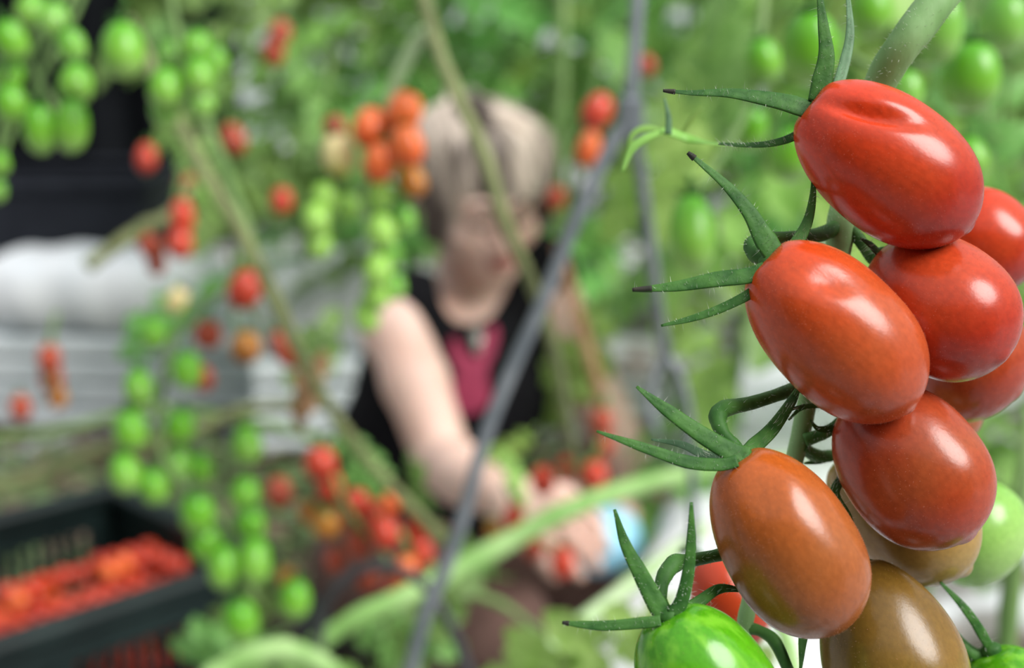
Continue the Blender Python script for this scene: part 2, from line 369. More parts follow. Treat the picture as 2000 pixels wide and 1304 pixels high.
# raised gutter on the right, carrying the near row
RD = math.radians(16); rdir = V([math.sin(RD), math.cos(RD), 0]); rperp = V([math.cos(RD), -math.sin(RD), 0])
g0 = at(1095, 1300, 1.32); gz = g0[2]
Rr = V([[rdir[0], rperp[0], 0], [rdir[1], rperp[1], 0], [0, 0, 1]])
gt = empty('hanging_gutter', (*(g0 + rdir * 1.3 + rperp * .14)[:2], 0)); gc = V([*(g0 + rdir * 1.3 + rperp * .14)[:2], gz - .15])
mk('trough', merge(rbox(gc, (2.9, .30, .02), Rr, .005), rbox(gc + rperp * .15 + V([0, 0, .03]), (2.9, .012, .07), Rr, .003), rbox(gc - rperp * .15 + V([0, 0, .03]), (2.9, .012, .07), Rr, .003)), M_white, gt, False)
for k in range(4):
    q = gc + rdir * (-1.25 + .83 * k)
    mk('support_leg', sweep([q + V([0, 0, -.01]), V([q[0], q[1], 0.0])], [.014, .014], 8, 2), M_grey, gt)
    mk('foot_plate', rbox((q[0], q[1], .006), (.10, .10, .012), None, .003), M_grey, gt, False)
tag(gt, 'white raised gutter on steel legs behind the ripening tomatoes', 'gutter')
for k, (off, lab) in enumerate(((-.92, 'white grow bag nearest the green tomato, in the raised gutter'), (.02, 'white grow bag in the raised gutter, middle one behind the bunch'), (.96, 'white grow bag at the far end of the raised gutter'))):
    bag('grow_bag', gc + rdir * off + V([0, 0, .012]), (.9, .26, .15), math.pi / 2 - RD, lab, seed=5 + k)

# ------------------------------------------------------------------ tomato plants behind
def leaf_mesh(name, seed, mat):
    r = np.random.default_rng(seed); parts = []
    ax = lambda t: V([t, .02 * math.sin(3 * t), .10 * math.sin(2.6 * t) - .42 * t * t])
    parts.append(sweep([ax(t) for t in np.linspace(0, .95, 6)], [.016, .012, .008, .005], 5, 2))
    def leaflet(base, dirv, L, w, tw):
        dirv = nrm(dirv); side = nrm(np.cross([0, 0, 1], dirv) + V([0, 0, tw])); up = np.cross(dirv, side); n = 7; vs = []; fs = []
        for i in range(n + 1):
            t = i / n; ww = w * (math.sin(math.pi * min(1, t * .93 + .04)) ** .8) * (1 + .28 * (1 if i % 2 else -1) * (1 - t)); p = base + dirv * L * t - V([0, 0, 1]) * L * .35 * t * t
            vs += [p - side * ww + up * ww * .35, p - side * ww * .5 + up * ww * .10, p, p + side * ww * .5 + up * ww * .10, p + side * ww + up * ww * .35]
        for i in range(n):
            for k in range(4): a = i * 5 + k; fs.append((a, a + 1, a + 6, a + 5))
        return vs, fs
    for t, L in ((.28, .22), (.40, .13), (.52, .30), (.64, .14), (.74, .28), (.88, .2)):
        for sg in (-1, 1):
            d = V([.55 + r.uniform(-.15, .2), sg * 1.0, r.uniform(-.3, .15)]); parts.append(leaflet(ax(t + r.uniform(-.03, .03)), d, L * r.uniform(.85, 1.25), L * r.uniform(.32, .42), r.uniform(-.35, .35)))
    parts.append(leaflet(ax(.93), V([1, r.uniform(-.3, .3), -.35]), .36, .14, 0))
    return meshdata(name, *merge(*parts), mat)
LEAF = [leaf_mesh('leaf', s, M_leaf) for s in range(5)]
LEAFB = [leaf_mesh('leaf', s + 20, M_leafb) for s in range(3)]
def plant(x, y, ztop, zlow, nleaf, label, group, size=.34, bright=.2, seed=0, lean=0, face=None):
    r = random.Random(seed); t = empty('tomato_plant', (x, y, 0))
    pts = [V([x + lean * z + .03 * math.sin(z * 4 + seed), y + .03 * math.cos(z * 3.3 + seed), z]) for z in np.linspace(0, ztop, 7)]
    mk('stem', sweep(pts, [.010, .010, .009, .008, .006], 7, 4), M_bstem, t)
    P = spline(pts, 12); zz = P[:, 2]; a = r.uniform(0, 6.28)
    for i in range(nleaf):
        z = zlow + (ztop - zlow) * (i + .5) / nleaf; p = [np.interp(z, zz, P[:, k]) for k in range(3)]; a += 2.4 + r.uniform(-.4, .4)
        q = Quaternion((0, 0, 1), a) @ Quaternion((0, 1, 0), r.uniform(-.35, .35)) @ Quaternion((1, 0, 0), r.uniform(-.4, .4))
        s = size * r.uniform(.75, 1.2)
        place('leaf', r.choice(LEAFB if r.random() < bright else LEAF), p, q, (s, s, s), t)
    return tag(t, label, 'tomato plant', group)
NTH = ['leftmost', 'second from left', 'third from left', 'fourth from left', 'fifth from left', 'sixth from left', 'seventh from left', 'eighth from left', 'ninth from left', 'tenth from left', 'eleventh from left', 'twelfth from left', 'rightmost']
def row(px0, px1, d, n, zlow, ztop, nl, label, group, seed, size=.34, bright=.2, slope=0):
    for i in range(n):
        px = px0 + (px1 - px0) * i / (n - 1); dd = d + slope * i / (n - 1); g = at(px, 652, dd)
        nm = NTH[-1] if i == n - 1 else NTH[i]
        plant(g[0] + random.uniform(-.05, .05), g[1] + random.uniform(-.12, .12), ztop * random.uniform(.95, 1.06), zlow * random.uniform(.85, 1.2), nl, f'{label}, {nm}', group, size, bright, seed + i)
row(600, 2060, 3.3, 9, .50, 1.6, 15, 'leafy tomato plant in the row just behind the woman', 'middle row of plants', 100, .32, .22)
row(600, 2080, 4.6, 11, .25, 1.6, 16, 'leafy tomato plant in the dense back row', 'back row of plants', 200, .38, .15)
row(560, 2100, 6.8, 11, .15, 1.8, 17, 'distant tomato plant along the glass end wall', 'plants along the end wall', 300, .46, .2)
row(1480, 2060, 2.0, 4, .55, 1.45, 10, 'tomato plant close behind the ripening bunch at right', 'near right row of plants', 400, .26, .45)

# ------------------------------------------------------------------ tomatoes
def fruit_vf(L, Wd, nu=28, nv=40, seed=0, tipn=.03, blunt=2.35, lobes=.012, egg=0.0):
    """plum tomato along Z: stalk end at +L/2 with a shallow hollow, tip at -L/2 with a tiny point"""
    r = np.random.default_rng(seed); ph = r.uniform(0, 6.28, 4); v = []; f = []
    for i in range(nu + 1):
        th = math.pi * i / nu; t = math.cos(th)
        rr = (1 - abs(t) ** blunt) ** (1 / 1.95) if abs(t) < 1 else 0
        rr *= 1 + .035 * (-t) * (1 - t * t) * 2; rr *= 1 - egg * t
        z = t * L / 2
        if t > .9: z -= L * .03 * ((t - .9) / .1) ** 2
        if t < -.985: z -= L * tipn * .45 * ((-t - .985) / .015)
        for k in range(nv):
            a = 2 * math.pi * k / nv; w = 1 + lobes * math.sin(3 * a + ph[0]) + lobes * .7 * math.sin(2 * a + ph[1]) + .006 * math.sin(4 * a + 5 * t + ph[2])
            v.append((rr * Wd / 2 * w * math.cos(a), rr * Wd / 2 * w * math.sin(a), z))
    for i in range(nu):
        for k in range(nv): f.append((i * nv + k, (i + 1) * nv + k, (i + 1) * nv + (k + 1) % nv, i * nv + (k + 1) % nv))
    return V(v), f
def axis_rot(A, B, roll=0):
    """rotation taking +Z to the stalk end A, -Z to the tip B"""
    z = Vector(nrm(V(A) - V(B))); q = z.to_track_quat('Z', 'Y'); return q @ Quaternion((0, 0, 1), roll)
TOWARD = -FW
def front_tomato(key, a, b, w, mat, label, sepals=(), stalk=None, seed=0, fuzz=0, dent=None, roll=0, hub=None, tipn=.03, blunt=2.35, group='tomatoes of the near bunch', lobes=.012, egg=0.0):
    A, B = at(*a), at(*b); c = (A + B) / 2; L = np.linalg.norm(A - B); dm = (a[2] + b[2]) / 2; Wd = w * dm / FPX
    t = empty('tomato', tuple(B)); q = axis_rot(A, B, roll); v, f = fruit_vf(L, Wd, 56, 72, seed, tipn, blunt, lobes, egg)
    R = V(q.to_matrix()); vw = v @ R.T + c
    if dent:
        for (dx, dy, rx, ry, deep, ang) in dent:
            # hollow pressed into the side that faces the lens
            scr = np.stack([((vw - CAM) @ RT) / ((vw - CAM) @ FW) * FPX + 1000, 652 - ((vw - CAM) @ UP) / ((vw - CAM) @ FW) * FPX], 1); front = ((vw - c) @ TOWARD) > -.002
            e = scr - V([dx, dy]); ca, sa = math.cos(ang), math.sin(ang); u = (e[:, 0] * ca + e[:, 1] * sa) / rx; k = (-e[:, 0] * sa + e[:, 1] * ca) / ry
            g = np.exp(-(u * u + k * k)) * front; vw = vw - (nrm(TOWARD + UP * .6) * deep) * g[:, None]
    fr = bpy.data.objects.new('fruit', meshdata('fruit', (vw - c) @ R, f, TM[mat])); COL.objects.link(fr); fr.parent = t
    fr.location = c - V(B); fr.rotation_mode = 'QUATERNION'; fr.rotation_quaternion = q
    hairs = []
    if sepals or hub:
        hc = at(*hub) if hub else A; ax = nrm(A - B)
        hv = sweep([hc - ax * .0014, hc + ax * .0004, hc + ax * .0016], [.0024, .0026, .0014], 12, 3)
        cal = mk('calyx', hv, M_sepal, t)
        for s in sepals:
            path, wd, *o = s; dd = o[0] if o else a[2]; m = o[1] if len(o) > 1 else M_sepal; dark = o[2] if len(o) > 2 else False; fl = o[3] if len(o) > 3 else .34
            P = pix(path, dd); rad = [x * dd / FPX / 2 for x in wd]
            vf = sweep(P, rad, 10, 9, flat=fl, hint=nrm(TOWARD + UP * .35), fold=.3)
            sp = mk('sepal', vf, m, cal)
            if dark:
                Q = spline(P, 9); tp = Q[-5:]; mk('dry_tip', sweep(list(tp), [rad[-1] * 1.5 + .00012, rad[-1] * 1.3 + .00008, rad[-1]], 7, 2), M_tip, sp)
            n = int(len(vf[0]) * .30); hp, hn = surf_samples(vf, n); hairs.append(needles(hp, hn, .0019, .000035, .18))
    if stalk:
        path, wd = stalk; P = pix(path, a[2]); rad = [x * (path[0][2] if len(path[0]) > 2 else a[2]) / FPX / 2 for x in wd]
        vf = sweep(P, rad, 12, 8, wob=.03); mk('stalk', vf, M_stalk, t); hp, hn = surf_samples(vf, 130); hairs.append(needles(hp, hn, .0012, .000035, .2))
    if hairs: tag(mk('plant_hairs', merge(*hairs), M_hair, t, False), kind='stuff')
    if fuzz:
        hp, hn = surf_samples((vw, f), fuzz); tag(mk('fuzz', needles(hp, hn, .00042, .000014, .5), M_fuzz, t, False), kind='stuff')
    return tag(t, label, 'tomato', group)

front_tomato('t1', (1572, 196, .297), (1893, 446, .298), 262, 'red', 'glossy red plum tomato at the top of the near bunch, dented near its stalk',
  sepals=[([(1590, 222), (1540, 205), (1480, 192), (1420, 183), (1350, 182), (1295, 177)], [40, 42, 34, 26, 17, 10, 6], .297, M_sepal, True),
          ([(1592, 200), (1604, 160), (1613, 110), (1607, 50), (1598, -30)], [30, 40, 33, 22, 8], .297),
          ([(1630, 190, .303), (1650, 120, .308), (1660, 60, .31), (1654, -30, .312)], [22, 22, 17, 6], .308, M_sepal2),
          ([(1572, 250, .300), (1545, 270, .301), (1500, 282, .303), (1450, 284, .308), (1405, 281, .315)], [16, 18, 15, 12, 7], .303)],
  stalk=([(1590, 205, .300), (1640, 190, .312), (1690, 200, .322), (1705, 180, .328)], [26, 22, 24, 30]), seed=1, fuzz=4200, dent=[(1705, 220, 78, 15, .0026, .22)], hub=(1590, 212, .298))
front_tomato('t2', (1486, 497, .292), (1778, 798, .294), 268, 'redor', 'orange-red plum tomato in the middle of the near bunch, left of another',
  sepals=[([(1512, 500), (1490, 465), (1462, 415), (1420, 365), (1375, 325), (1343, 298)], [44, 48, 36, 27, 18, 12, 8], .292, M_sepal, True),
          ([(1535, 500, .294), (1560, 468, .296), (1578, 430, .298), (1587, 385, .299), (1588, 342, .30)], [28, 26, 20, 14, 6], .296),
          ([(1495, 528), (1460, 540), (1400, 547), (1320, 560), (1235, 566)], [34, 34, 33, 22, 8], .290, M_sepal, True),
          ([(1480, 560, .291), (1455, 580), (1400, 606), (1345, 624), (1291, 636)], [20, 21, 18, 13, 5], .290)],
  stalk=([(1640, 440, .322), (1600, 458, .316), (1540, 464, .308), (1490, 466, .302), (1470, 480, .299), (1480, 500, .296), (1505, 510, .294)], [34, 28, 24, 26, 34, 30, 22]), seed=2, fuzz=4200, dent=[(1620, 548, 50, 26, .0012, .3)], hub=(1500, 510, .2925))
front_tomato('t3', (1722, 500, .316), (1960, 700, .296), 262, 'redor2', 'scarlet plum tomato tucked under the top one, at right',
  stalk=([(1655, 440, .322), (1680, 470, .320), (1705, 505, .318), (1730, 515, .317)], [30, 24, 24, 18]), sepals=[([(1722, 505, .316), (1700, 480, .312), (1680, 465, .310)], [22, 16, 4], .312)], seed=3, fuzz=3200)
front_tomato('t4', (1838, 392, .352), (1992, 552, .352), 208, 'red', 'red tomato at right edge with a dried blossom end', seed=4, fuzz=900,
  sepals=[([(1838, 392, .352), (1850, 350, .36), (1856, 330, .37)], [20, 14, 4], .355)], stalk=([(1760, 330, .345), (1800, 360, .350), (1838, 392, .352)], [22, 22, 20]))
o = bpy.data.objects[-1] if False else None
front_tomato('t5', (1800, 640, .345), (1990, 770, .335), 232, 'brownred', 'dull red tomato half hidden at the right edge below the scarlet one', seed=5, fuzz=700,
  stalk=([(1640, 560, .325), (1720, 590, .335), (1800, 640, .345)], [24, 20, 18]))
front_tomato('t6', (1770, 690, .372), (1880, 870, .37), 168, 'orbrown', 'small orange-brown tomato peeping out behind the bunch at right', seed=6,
  stalk=([(1620, 620, .33), (1700, 640, .35), (1770, 690, .372)], [22, 20, 18]))
front_tomato('t7', (1672, 770, .312), (1893, 1052, .303), 272, 'brownred', 'brownish red tomato at right, lower half of the near bunch', seed=7, fuzz=3200,
  stalk=([(1572, 860, .318), (1610, 845, .317), (1640, 825, .316), (1668, 790, .315)], [26, 24, 22, 20]),
  sepals=[([(1672, 780, .313), (1640, 830, .313), (1600, 838, .312), (1582, 820, .311)], [22, 20, 12, 4], .313), ([(1670, 775, .313), (1630, 790, .313), (1570, 795, .310), (1540, 820, .308)], [18, 13, 10, 4], .312)])
front_tomato('t8', (1640, 880, .338), (1888, 1116, .330), 236, 'olive2', 'olive-brown tomato behind the brownish red one, pointed tip showing', seed=8, fuzz=1000, tipn=.05,
  stalk=([(1565, 870, .320), (1590, 888, .325), (1620, 890, .330), (1648, 880, .336)], [24, 26, 24, 20]),
  sepals=[([(1640, 885, .336), (1600, 900, .330), (1570, 905, .326)], [20, 14, 4], .332), ([(1645, 930, .318), (1630, 965, .311), (1655, 1010, .309), (1672, 1060, .309)], [18, 20, 18, 5], .311)])
front_tomato('t9', (1800, 985, .395), (1995, 1085, .378), 215, 'palegreen', 'pale green tomato peeping out at the right edge', seed=9,
  stalk=([(1690, 960, .35), (1740, 965, .37), (1800, 985, .395)], [20, 20, 18]))
front_tomato('t10', (1436, 886, .288), (1640, 1228, .291), 262, 'orbrown', 'orange-brown half-ripe tomato at the lower left of the near bunch',
  sepals=[([(1462, 892), (1430, 885), (1370, 850), (1300, 800), (1243, 755)], [40, 42, 36, 26, 6], .287),
          ([(1440, 900), (1405, 908), (1340, 902), (1250, 872), (1165, 842)], [24, 26, 27, 20, 5], .284),
          ([(1450, 892, .289), (1472, 872, .292), (1508, 838, .297), (1545, 785, .305), (1560, 755, .308)], [26, 32, 28, 20, 8], .296),
          ([(1470, 890, .291), (1500, 850, .297), (1530, 808, .303), (1572, 790, .308)], [14, 14, 10, 4], .300),
          ([(1425, 893, .292), (1380, 890, .298), (1330, 868, .302), (1272, 858, .305)], [18, 20, 15, 4], .300, M_sepal2)],
  stalk=([(1575, 745, .318), (1540, 763, .312), (1470, 786, .303), (1415, 798, .296), (1402, 815, .293), (1412, 845, .291), (1438, 872, .290), (1448, 888, .289)], [30, 26, 25, 32, 34, 24, 22, 20]), seed=10, fuzz=4200, egg=.05, hub=(1448, 892, .2885), dent=[(1490, 960, 40, 70, .0010, .2)])
front_tomato('t11', (1672, 1092, .312), (1800, 1450, .306), 268, 'olive', 'olive-green tomato turning brown, cut off by the bottom edge', seed=11, fuzz=2000, egg=.16, blunt=2.1,
  sepals=[([(1680, 1098, .312), (1740, 1110, .318), (1775, 1135, .322)], [20, 16, 5], .316), ([(1665, 1105, .314), (1625, 1150, .318), (1575, 1215, .312), (1563, 1310, .308)], [22, 24, 26, 5], .313)], stalk=([(1470, 1160, .320), (1540, 1120, .322), (1620, 1090, .320), (1672, 1095, .314)], [26, 22, 20, 18]))
front_tomato('t12', (1296, 1196, .281), (1470, 1500, .285), 262, 'green', 'bright green unripe tomato at the bottom of the near bunch',
  sepals=[([(1305, 1205), (1285, 1185), (1250, 1120), (1220, 1060), (1200, 994)], [36, 40, 32, 22, 6], .281),
          ([(1315, 1200), (1332, 1170), (1345, 1110), (1350, 1045), (1350, 980)], [30, 28, 24, 17, 6], .280),
          ([(1290, 1212), (1258, 1216), (1180, 1222), (1130, 1219), (1098, 1215)], [22, 23, 20, 13, 6], .279, M_sepal, True),
          ([(1325, 1200, .283), (1365, 1175, .287), (1405, 1150, .292), (1450, 1152, .298)], [22, 24, 20, 8], .288),
          ([(1330, 1200, .285), (1370, 1188, .292), (1395, 1190, .296)], [12, 10, 4], .29)],
  stalk=([(1480, 1065, .308), (1420, 1080, .302), (1350, 1094, .294), (1318, 1100, .289), (1296, 1128, .286), (1290, 1165, .284), (1300, 1195, .282)], [26, 24, 25, 34, 28, 24, 22]), seed=12, fuzz=1500, lobes=.022, hub=(1303, 1200, .2815))
front_tomato('t13', (1375, 1085, .46), (1470, 1262, .46), 138, 'redor2', 'blurred red tomato behind the stalk of the bright green one', seed=13, stalk=([(1330, 1075, .47), (1350, 1070, .465), (1375, 1088, .46)], [14, 12, 12]))
front_tomato('t14', (1935, 1268, .330), (2010, 1450, .330), 190, 'green', 'green tomato just entering the frame at the bottom right corner', seed=14,
  sepals=[([(1938, 1275, .330), (1915, 1235, .328), (1885, 1190, .326), (1836, 1136, .325)], [18, 22, 18, 6], .328)],
  stalk=([(1770, 1120, .330), (1800, 1165, .331), (1845, 1225, .331), (1895, 1275, .331), (1938, 1275, .331)], [26, 30, 32, 30, 22]))
# dried blossom end on the right-edge tomato
par = [x for x in bpy.data.objects if x.type == 'EMPTY' and x.get('label', '').startswith('red tomato at right edge')][0]
mk('dried_blossom_end', sweep(pix([(1962, 545, .349), (1985, 548, .349), (2008, 535, .350), (2025, 520, .352)], .35), [.0005, .0014, .0013, .0008], 7, 4, wob=.5), M_dry, par)

# the truss stalk and the vine that carries it
vine = empty('tomato_vine', tuple(at(2120, -330, .44)))
ped = sweep(pix([(2120, -330, .44), (1980, -180, .385), (1880, -60, .325), (1790, 55, .314), (1725, 150, .318), (1680, 270, .328), (1650, 380, .326), (1642, 440, .322), (1636, 500, .322), (1612, 620, .322), (1582, 760, .321), (1556, 880, .321), (1520, 1010, .321), (1478, 1130, .320), (1458, 1200, .319), (1452, 1250, .319)], .33),
            [.0042, .0042, .0043, .0042, .0038, .0030, .0028, .0034, .0029, .0025, .0023, .0022, .0020, .0019, .0020, .0016], 16, 8, wob=.02)
mk('truss_stalk', ped, M_peduncle, vine)
mk('stalk_tip', sweep(pix([(1455, 1225, .319), (1485, 1232, .318), (1515, 1255, .316), (1545, 1320, .312)], .318), [.0016, .0013, .0015, .0013], 10, 6), M_stalk, vine)
hp, hn = surf_samples(ped, 2200); tag(mk('plant_hairs', needles(hp, hn, .0011, .00004), M_hair, vine, False), kind='stuff')
vx = at(2120, -330, .44)
mk('main_stem', sweep([V([vx[0] + .04, vx[1] + .05, 0]), V([vx[0] + .02, vx[1] + .03, .45]), V([vx[0] + .03, vx[1] + .02, .8]), vx + V([.006, .006, 0]), vx + V([.01, .05, .5])], [.008, .008, .0075, .006], 10, 8), M_bstem, vine)
tag(vine, 'hairy green stalk running down behind the near bunch of tomatoes', 'vine')
# little leafy shoot left of the top tomato
sh = empty('leaf_shoot', tuple(at(1410, 283, .36)))
def blade(path, w, d, par, m=M_leafb): mk('leaflet', sweep(pix(path, d), [x * d / FPX / 2 for x in w], 8, 7, flat=.2, hint=nrm(TOWARD + UP * .5)), m, par)
blade([(1420, 284, .345), (1360, 275), (1310, 258), (1290, 254)], [8, 20, 22, 10], .37, sh)
blade([(1300, 256), (1265, 268), (1235, 290), (1215, 335)], [10, 18, 18, 6], .37, sh)
blade([(1305, 262), (1306, 230), (1298, 192)], [14, 12, 4], .36, sh, M_sepal2)
blade([(1300, 255), (1260, 250), (1235, 265), (1228, 300)], [6, 14, 12, 4], .40, sh)
blade([(1330, 265), (1350, 235), (1372, 210)], [8, 12, 4], .39, sh)
tag(sh, 'small bright green leafy shoot left of the top red tomato', 'leaf')

# ---------------- tomatoes hanging further back
BG = {k: [meshdata('tomato', *fruit_vf(1, .72, 14, 18, s, .02), TM[k]) for s in (1, 2)] for k in ('bgreen', 'lime', 'orange', 'yellow', 'amber', 'bred', 'dullred', 'palegreen', 'green')}
def star_mesh():
    P = []
    for k in range(5):
        a = 2 * math.pi * k / 5; d = V([math.cos(a), math.sin(a), 0]); P.append(sweep([V([0, 0, .47]), d * .16 + V([0, 0, .52]), d * .36 + V([0, 0, .55])], [.07, .06, .01], 5, 2, flat=.4, hint=V([0, 0, 1])))
    P.append(sweep([V([0, 0, .46]), V([.02, 0, .62]), V([.06, 0, .78])], [.05, .04, .045], 6, 3)); return meshdata('calyx', *merge(*P), M_stalk)
STAR = star_mesh()
CNAME = {'bgreen': 'green', 'lime': 'light lime-green', 'orange': 'bright orange', 'yellow': 'pale yellow', 'amber': 'amber', 'bred': 'red', 'dullred': 'dull red', 'palegreen': 'pale green', 'green': 'green'}
def cluster(desc, group, items, stem=None, stemr=.0035, stem_label=None, mat=M_bstem, star=True):
    """items: (x, y, width px, colour, depth[, lean in degrees, length/width])"""
    items = sorted(items, key=lambda q: q[1]); n = len(items); cnt = {}
    tot = {}
    for q in items: tot[q[3]] = tot.get(q[3], 0) + 1
    for q in items:
        x, y, w, col, d = q[:5]; lean = math.radians(q[5] if len(q) > 5 else random.uniform(-16, 16)); asp = q[6] if len(q) > 6 else 1.28
        c = at(x, y, d); Wd = w * d / FPX; L = Wd * asp; tilt = random.uniform(-.35, .35)
        ax = nrm(UP * math.cos(lean) - RT * math.sin(lean) + FW * tilt); rot = axis_rot(ax, -ax, random.uniform(0, 6))
        o = place('tomato', random.choice(BG[col]), c, rot, (Wd / .72, Wd / .72, L))
        k = cnt.get(col, 0); cnt[col] = k + 1
        if n == 1 and not stem: tag(mk('fruit_stalk', sweep([c + ax * L * .4, c + ax * L * .9 + V([.01, .01, .03]), c + V([.05, .06, .13]), c + V([.06, .12, .20])], [.0022, .0022, .0026], 7, 6), mat), f'short stalk of the {CNAME[col]} tomato {desc}', 'stalk')
        if n == 1: lab = f'{CNAME[col]} plum tomato {desc}'
        elif tot[col] == 1: lab = f'the only {CNAME[col]} tomato of {desc}'
        else: lab = f'{ORD[k]} {CNAME[col]} tomato from the top of {desc}' if k else f'topmost {CNAME[col]} tomato of {desc}'
        tag(o, lab, 'tomato', group)
        if star:
            s = bpy.data.objects.new('calyx', STAR); COL.objects.link(s); s.parent = o; s.scale = (.9, .9, 1)
    if stem:
        t = sweep(pix(stem, items[0][4]), [stemr, stemr, stemr * .8, stemr * .6], 8, 7); tag(mk('fruit_stalk', t, mat), stem_label, 'stalk')

cluster('the bunch beside the blonde hair', 'ripening bunch by the hair',
  [(722, 250, 66, 'orange', 1.08, -12), (789, 220, 70, 'orange', 1.07, -20), (742, 317, 64, 'orange', 1.07), (795, 286, 68, 'orange', 1.06), (662, 302, 66, 'yellow', 1.10, 8), (806, 355, 54, 'amber', 1.09), (655, 255, 50, 'dullred', 1.14, 10),
   (634, 388, 52, 'lime', 1.10), (618, 428, 54, 'lime', 1.09), (624, 476, 50, 'lime', 1.10), (680, 405, 44, 'lime', 1.13), (742, 385, 52, 'lime', 1.10, -20), (745, 452, 56, 'lime', 1.08), (738, 528, 54, 'lime', 1.08), (762, 495, 44, 'palegreen', 1.12), (735, 575, 50, 'lime', 1.09), (716, 618, 50, 'lime', 1.1, 12), (790, 430, 44, 'palegreen', 1.13), (770, 560, 44, 'palegreen', 1.12)],
  [(836, 60, 1.06), (806, 92, 1.07), (765, 190, 1.08), (752, 290, 1.09), (712, 390, 1.11), (728, 480, 1.11), (726, 600, 1.11)], .0055, 'pale bent stalk of the bunch beside the blonde hair', M_palestem)
cluster('the upper left corner bunch', 'upper left green bunch',
  [(20, 80, 66, 'bgreen', .93), (14, 150, 60, 'bgreen', .95), (22, 205, 62, 'bgreen', .93), (78, 252, 62, 'bgreen', .92, 3, 1.6), (140, 246, 66, 'bgreen', .92, -4, 1.6), (148, 165, 66, 'bgreen', .93), (140, 90, 56, 'palegreen', .97), (105, 40, 60, 'palegreen', .98), (240, 98, 84, 'bgreen', .88, 4, 1.35), (60, 20, 58, 'bgreen', 1.0)],
  [(180, -60), (90, 20), (60, 120), (108, 210), (112, 240)], .003, 'thin stalk of the green bunch in the upper left corner')
cluster('the green bunch before the curtain', 'green bunch by the curtain',
  [(322, 172, 64, 'bgreen', .98), (388, 150, 62, 'bgreen', .98), (330, 112, 54, 'palegreen', 1.02), (384, 96, 58, 'bgreen', 1.0), (420, 120, 50, 'palegreen', 1.05), (322, 215, 54, 'palegreen', 1.0), (395, 200, 50, 'palegreen', 1.04)],
  [(330, -20), (345, 60), (358, 140), (350, 200)], .003, 'thin stalk of the green bunch in front of the curtain')
cluster('at the left edge beside the dark bin', 'green pair at the left edge', [(-2, 318, 40, 'bgreen', 1.0), ], None)
cluster('low at the left edge beside the dark bin', 'green pair at the left edge', [(-6, 372, 36, 'palegreen', 1.0)], None)
cluster('the green bunch over the crate', 'green bunch over the crate',
  [(300, 650, 52, 'bgreen', 1.2), (365, 722, 60, 'bgreen', 1.18), (272, 758, 60, 'bgreen', 1.2), (255, 842, 66, 'bgreen', 1.18), (352, 832, 58, 'bgreen', 1.2), (482, 868, 60, 'bgreen', 1.22), (245, 925, 62, 'bgreen', 1.16), (300, 950, 56, 'bgreen', 1.18), (345, 905, 54, 'palegreen', 1.22), (392, 915, 50, 'bgreen', 1.24), (385, 1002, 66, 'bgreen', 1.15), (402, 1062, 62, 'bgreen', 1.17), (436, 1108, 58, 'bgreen', 1.15, 0, 1.5), (497, 1096, 64, 'bgreen', 1.15, 0, 1.5), (490, 1025, 56, 'bgreen', 1.19), (478, 965, 56, 'bgreen', 1.22), (470, 1212, 70, 'bgreen', 1.12), (575, 1170, 62, 'bgreen', 1.2)],
  [(430, 560), (350, 640), (320, 740), (310, 860), (350, 940), (420, 1000), (465, 1080), (500, 1170)], .0035, 'thin stalk of the green bunch above the dark crate')
cluster('the mixed bunch over the benches', 'mixed bunch over the benches',
  [(478, 565, 64, 'bred', 1.25, -25), (505, 550, 40, 'dullred', 1.28), (406, 652, 54, 'dullred', 1.3, 0, 1.1), (480, 678, 58, 'amber', 1.25, 0, 1.15), (556, 682, 46, 'dullred', 1.3, 32, 1.9), (395, 738, 44, 'dullred', 1.34), (345, 585, 40, 'yellow', 1.35, -35, 1.5)],
  [(470, 480), (480, 530), (455, 610), (470, 650)], .003, 'thin stalk of the mixed bunch over the white benches')
cluster('the red bunch by the elbow', 'red bunch by the elbow',
  [(626, 905, 64, 'bred', 1.3, 0, 1.1), (645, 952, 52, 'bred', 1.33), (602, 1000, 40, 'amber', 1.35), (638, 1022, 56, 'amber', 1.3, 0, 1.1), (545, 962, 52, 'dullred', 1.36), (695, 985, 52, 'bred', 1.32), (735, 1008, 52, 'bred', 1.3), (752, 1040, 56, 'bred', 1.28), (702, 1062, 54, 'dullred', 1.31), (814, 1030, 44, 'bred', 1.3, 0, 1.6), (822, 1078, 50, 'bred', 1.3), (792, 1112, 50, 'orange', 1.26), (775, 1148, 46, 'bred', 1.27), (656, 1092, 44, 'dullred', 1.33), (765, 980, 36, 'orange', 1.32), (720, 1130, 46, 'dullred', 1.34), (560, 1125, 36, 'amber', 1.36), (690, 1020, 40, 'dullred', 1.35)],
  [(655, 860), (650, 930), (690, 1010), (750, 1080), (770, 1130)], .003, 'stalk of the red bunch beside the bent elbow')
cluster('the bunch before the left bench', 'red tomatoes before the bench',
  [(96, 700, 46, 'dullred', 1.6), (100, 738, 46, 'dullred', 1.62), (112, 775, 38, 'amber', 1.64), (40, 796, 42, 'dullred', 1.6)],
  [(110, 610), (98, 680), (105, 760)], .003, 'stalk of the red tomatoes before the left bench')
cluster('the bunch under the diagonal vine', 'red bunch under the diagonal vine',
  [(286, 308, 40, 'bred', 1.6, 0, 1.5), (356, 425, 46, 'bred', 1.55, 0, 1.7), (352, 475, 50, 'bred', 1.55), (296, 482, 48, 'dullred', 1.58, 40), (362, 358, 36, 'dullred', 1.7), (305, 515, 36, 'dullred', 1.6)],
  [(370, 300), (345, 380), (340, 450), (315, 500)], .003, 'stalk of the red bunch under the diagonal vine')
cluster('hanging in shade left of the blonde hair', 'single red tomatoes in the leaves', [(456, 272, 48, 'dullred', 1.7, 25, 1.4)])
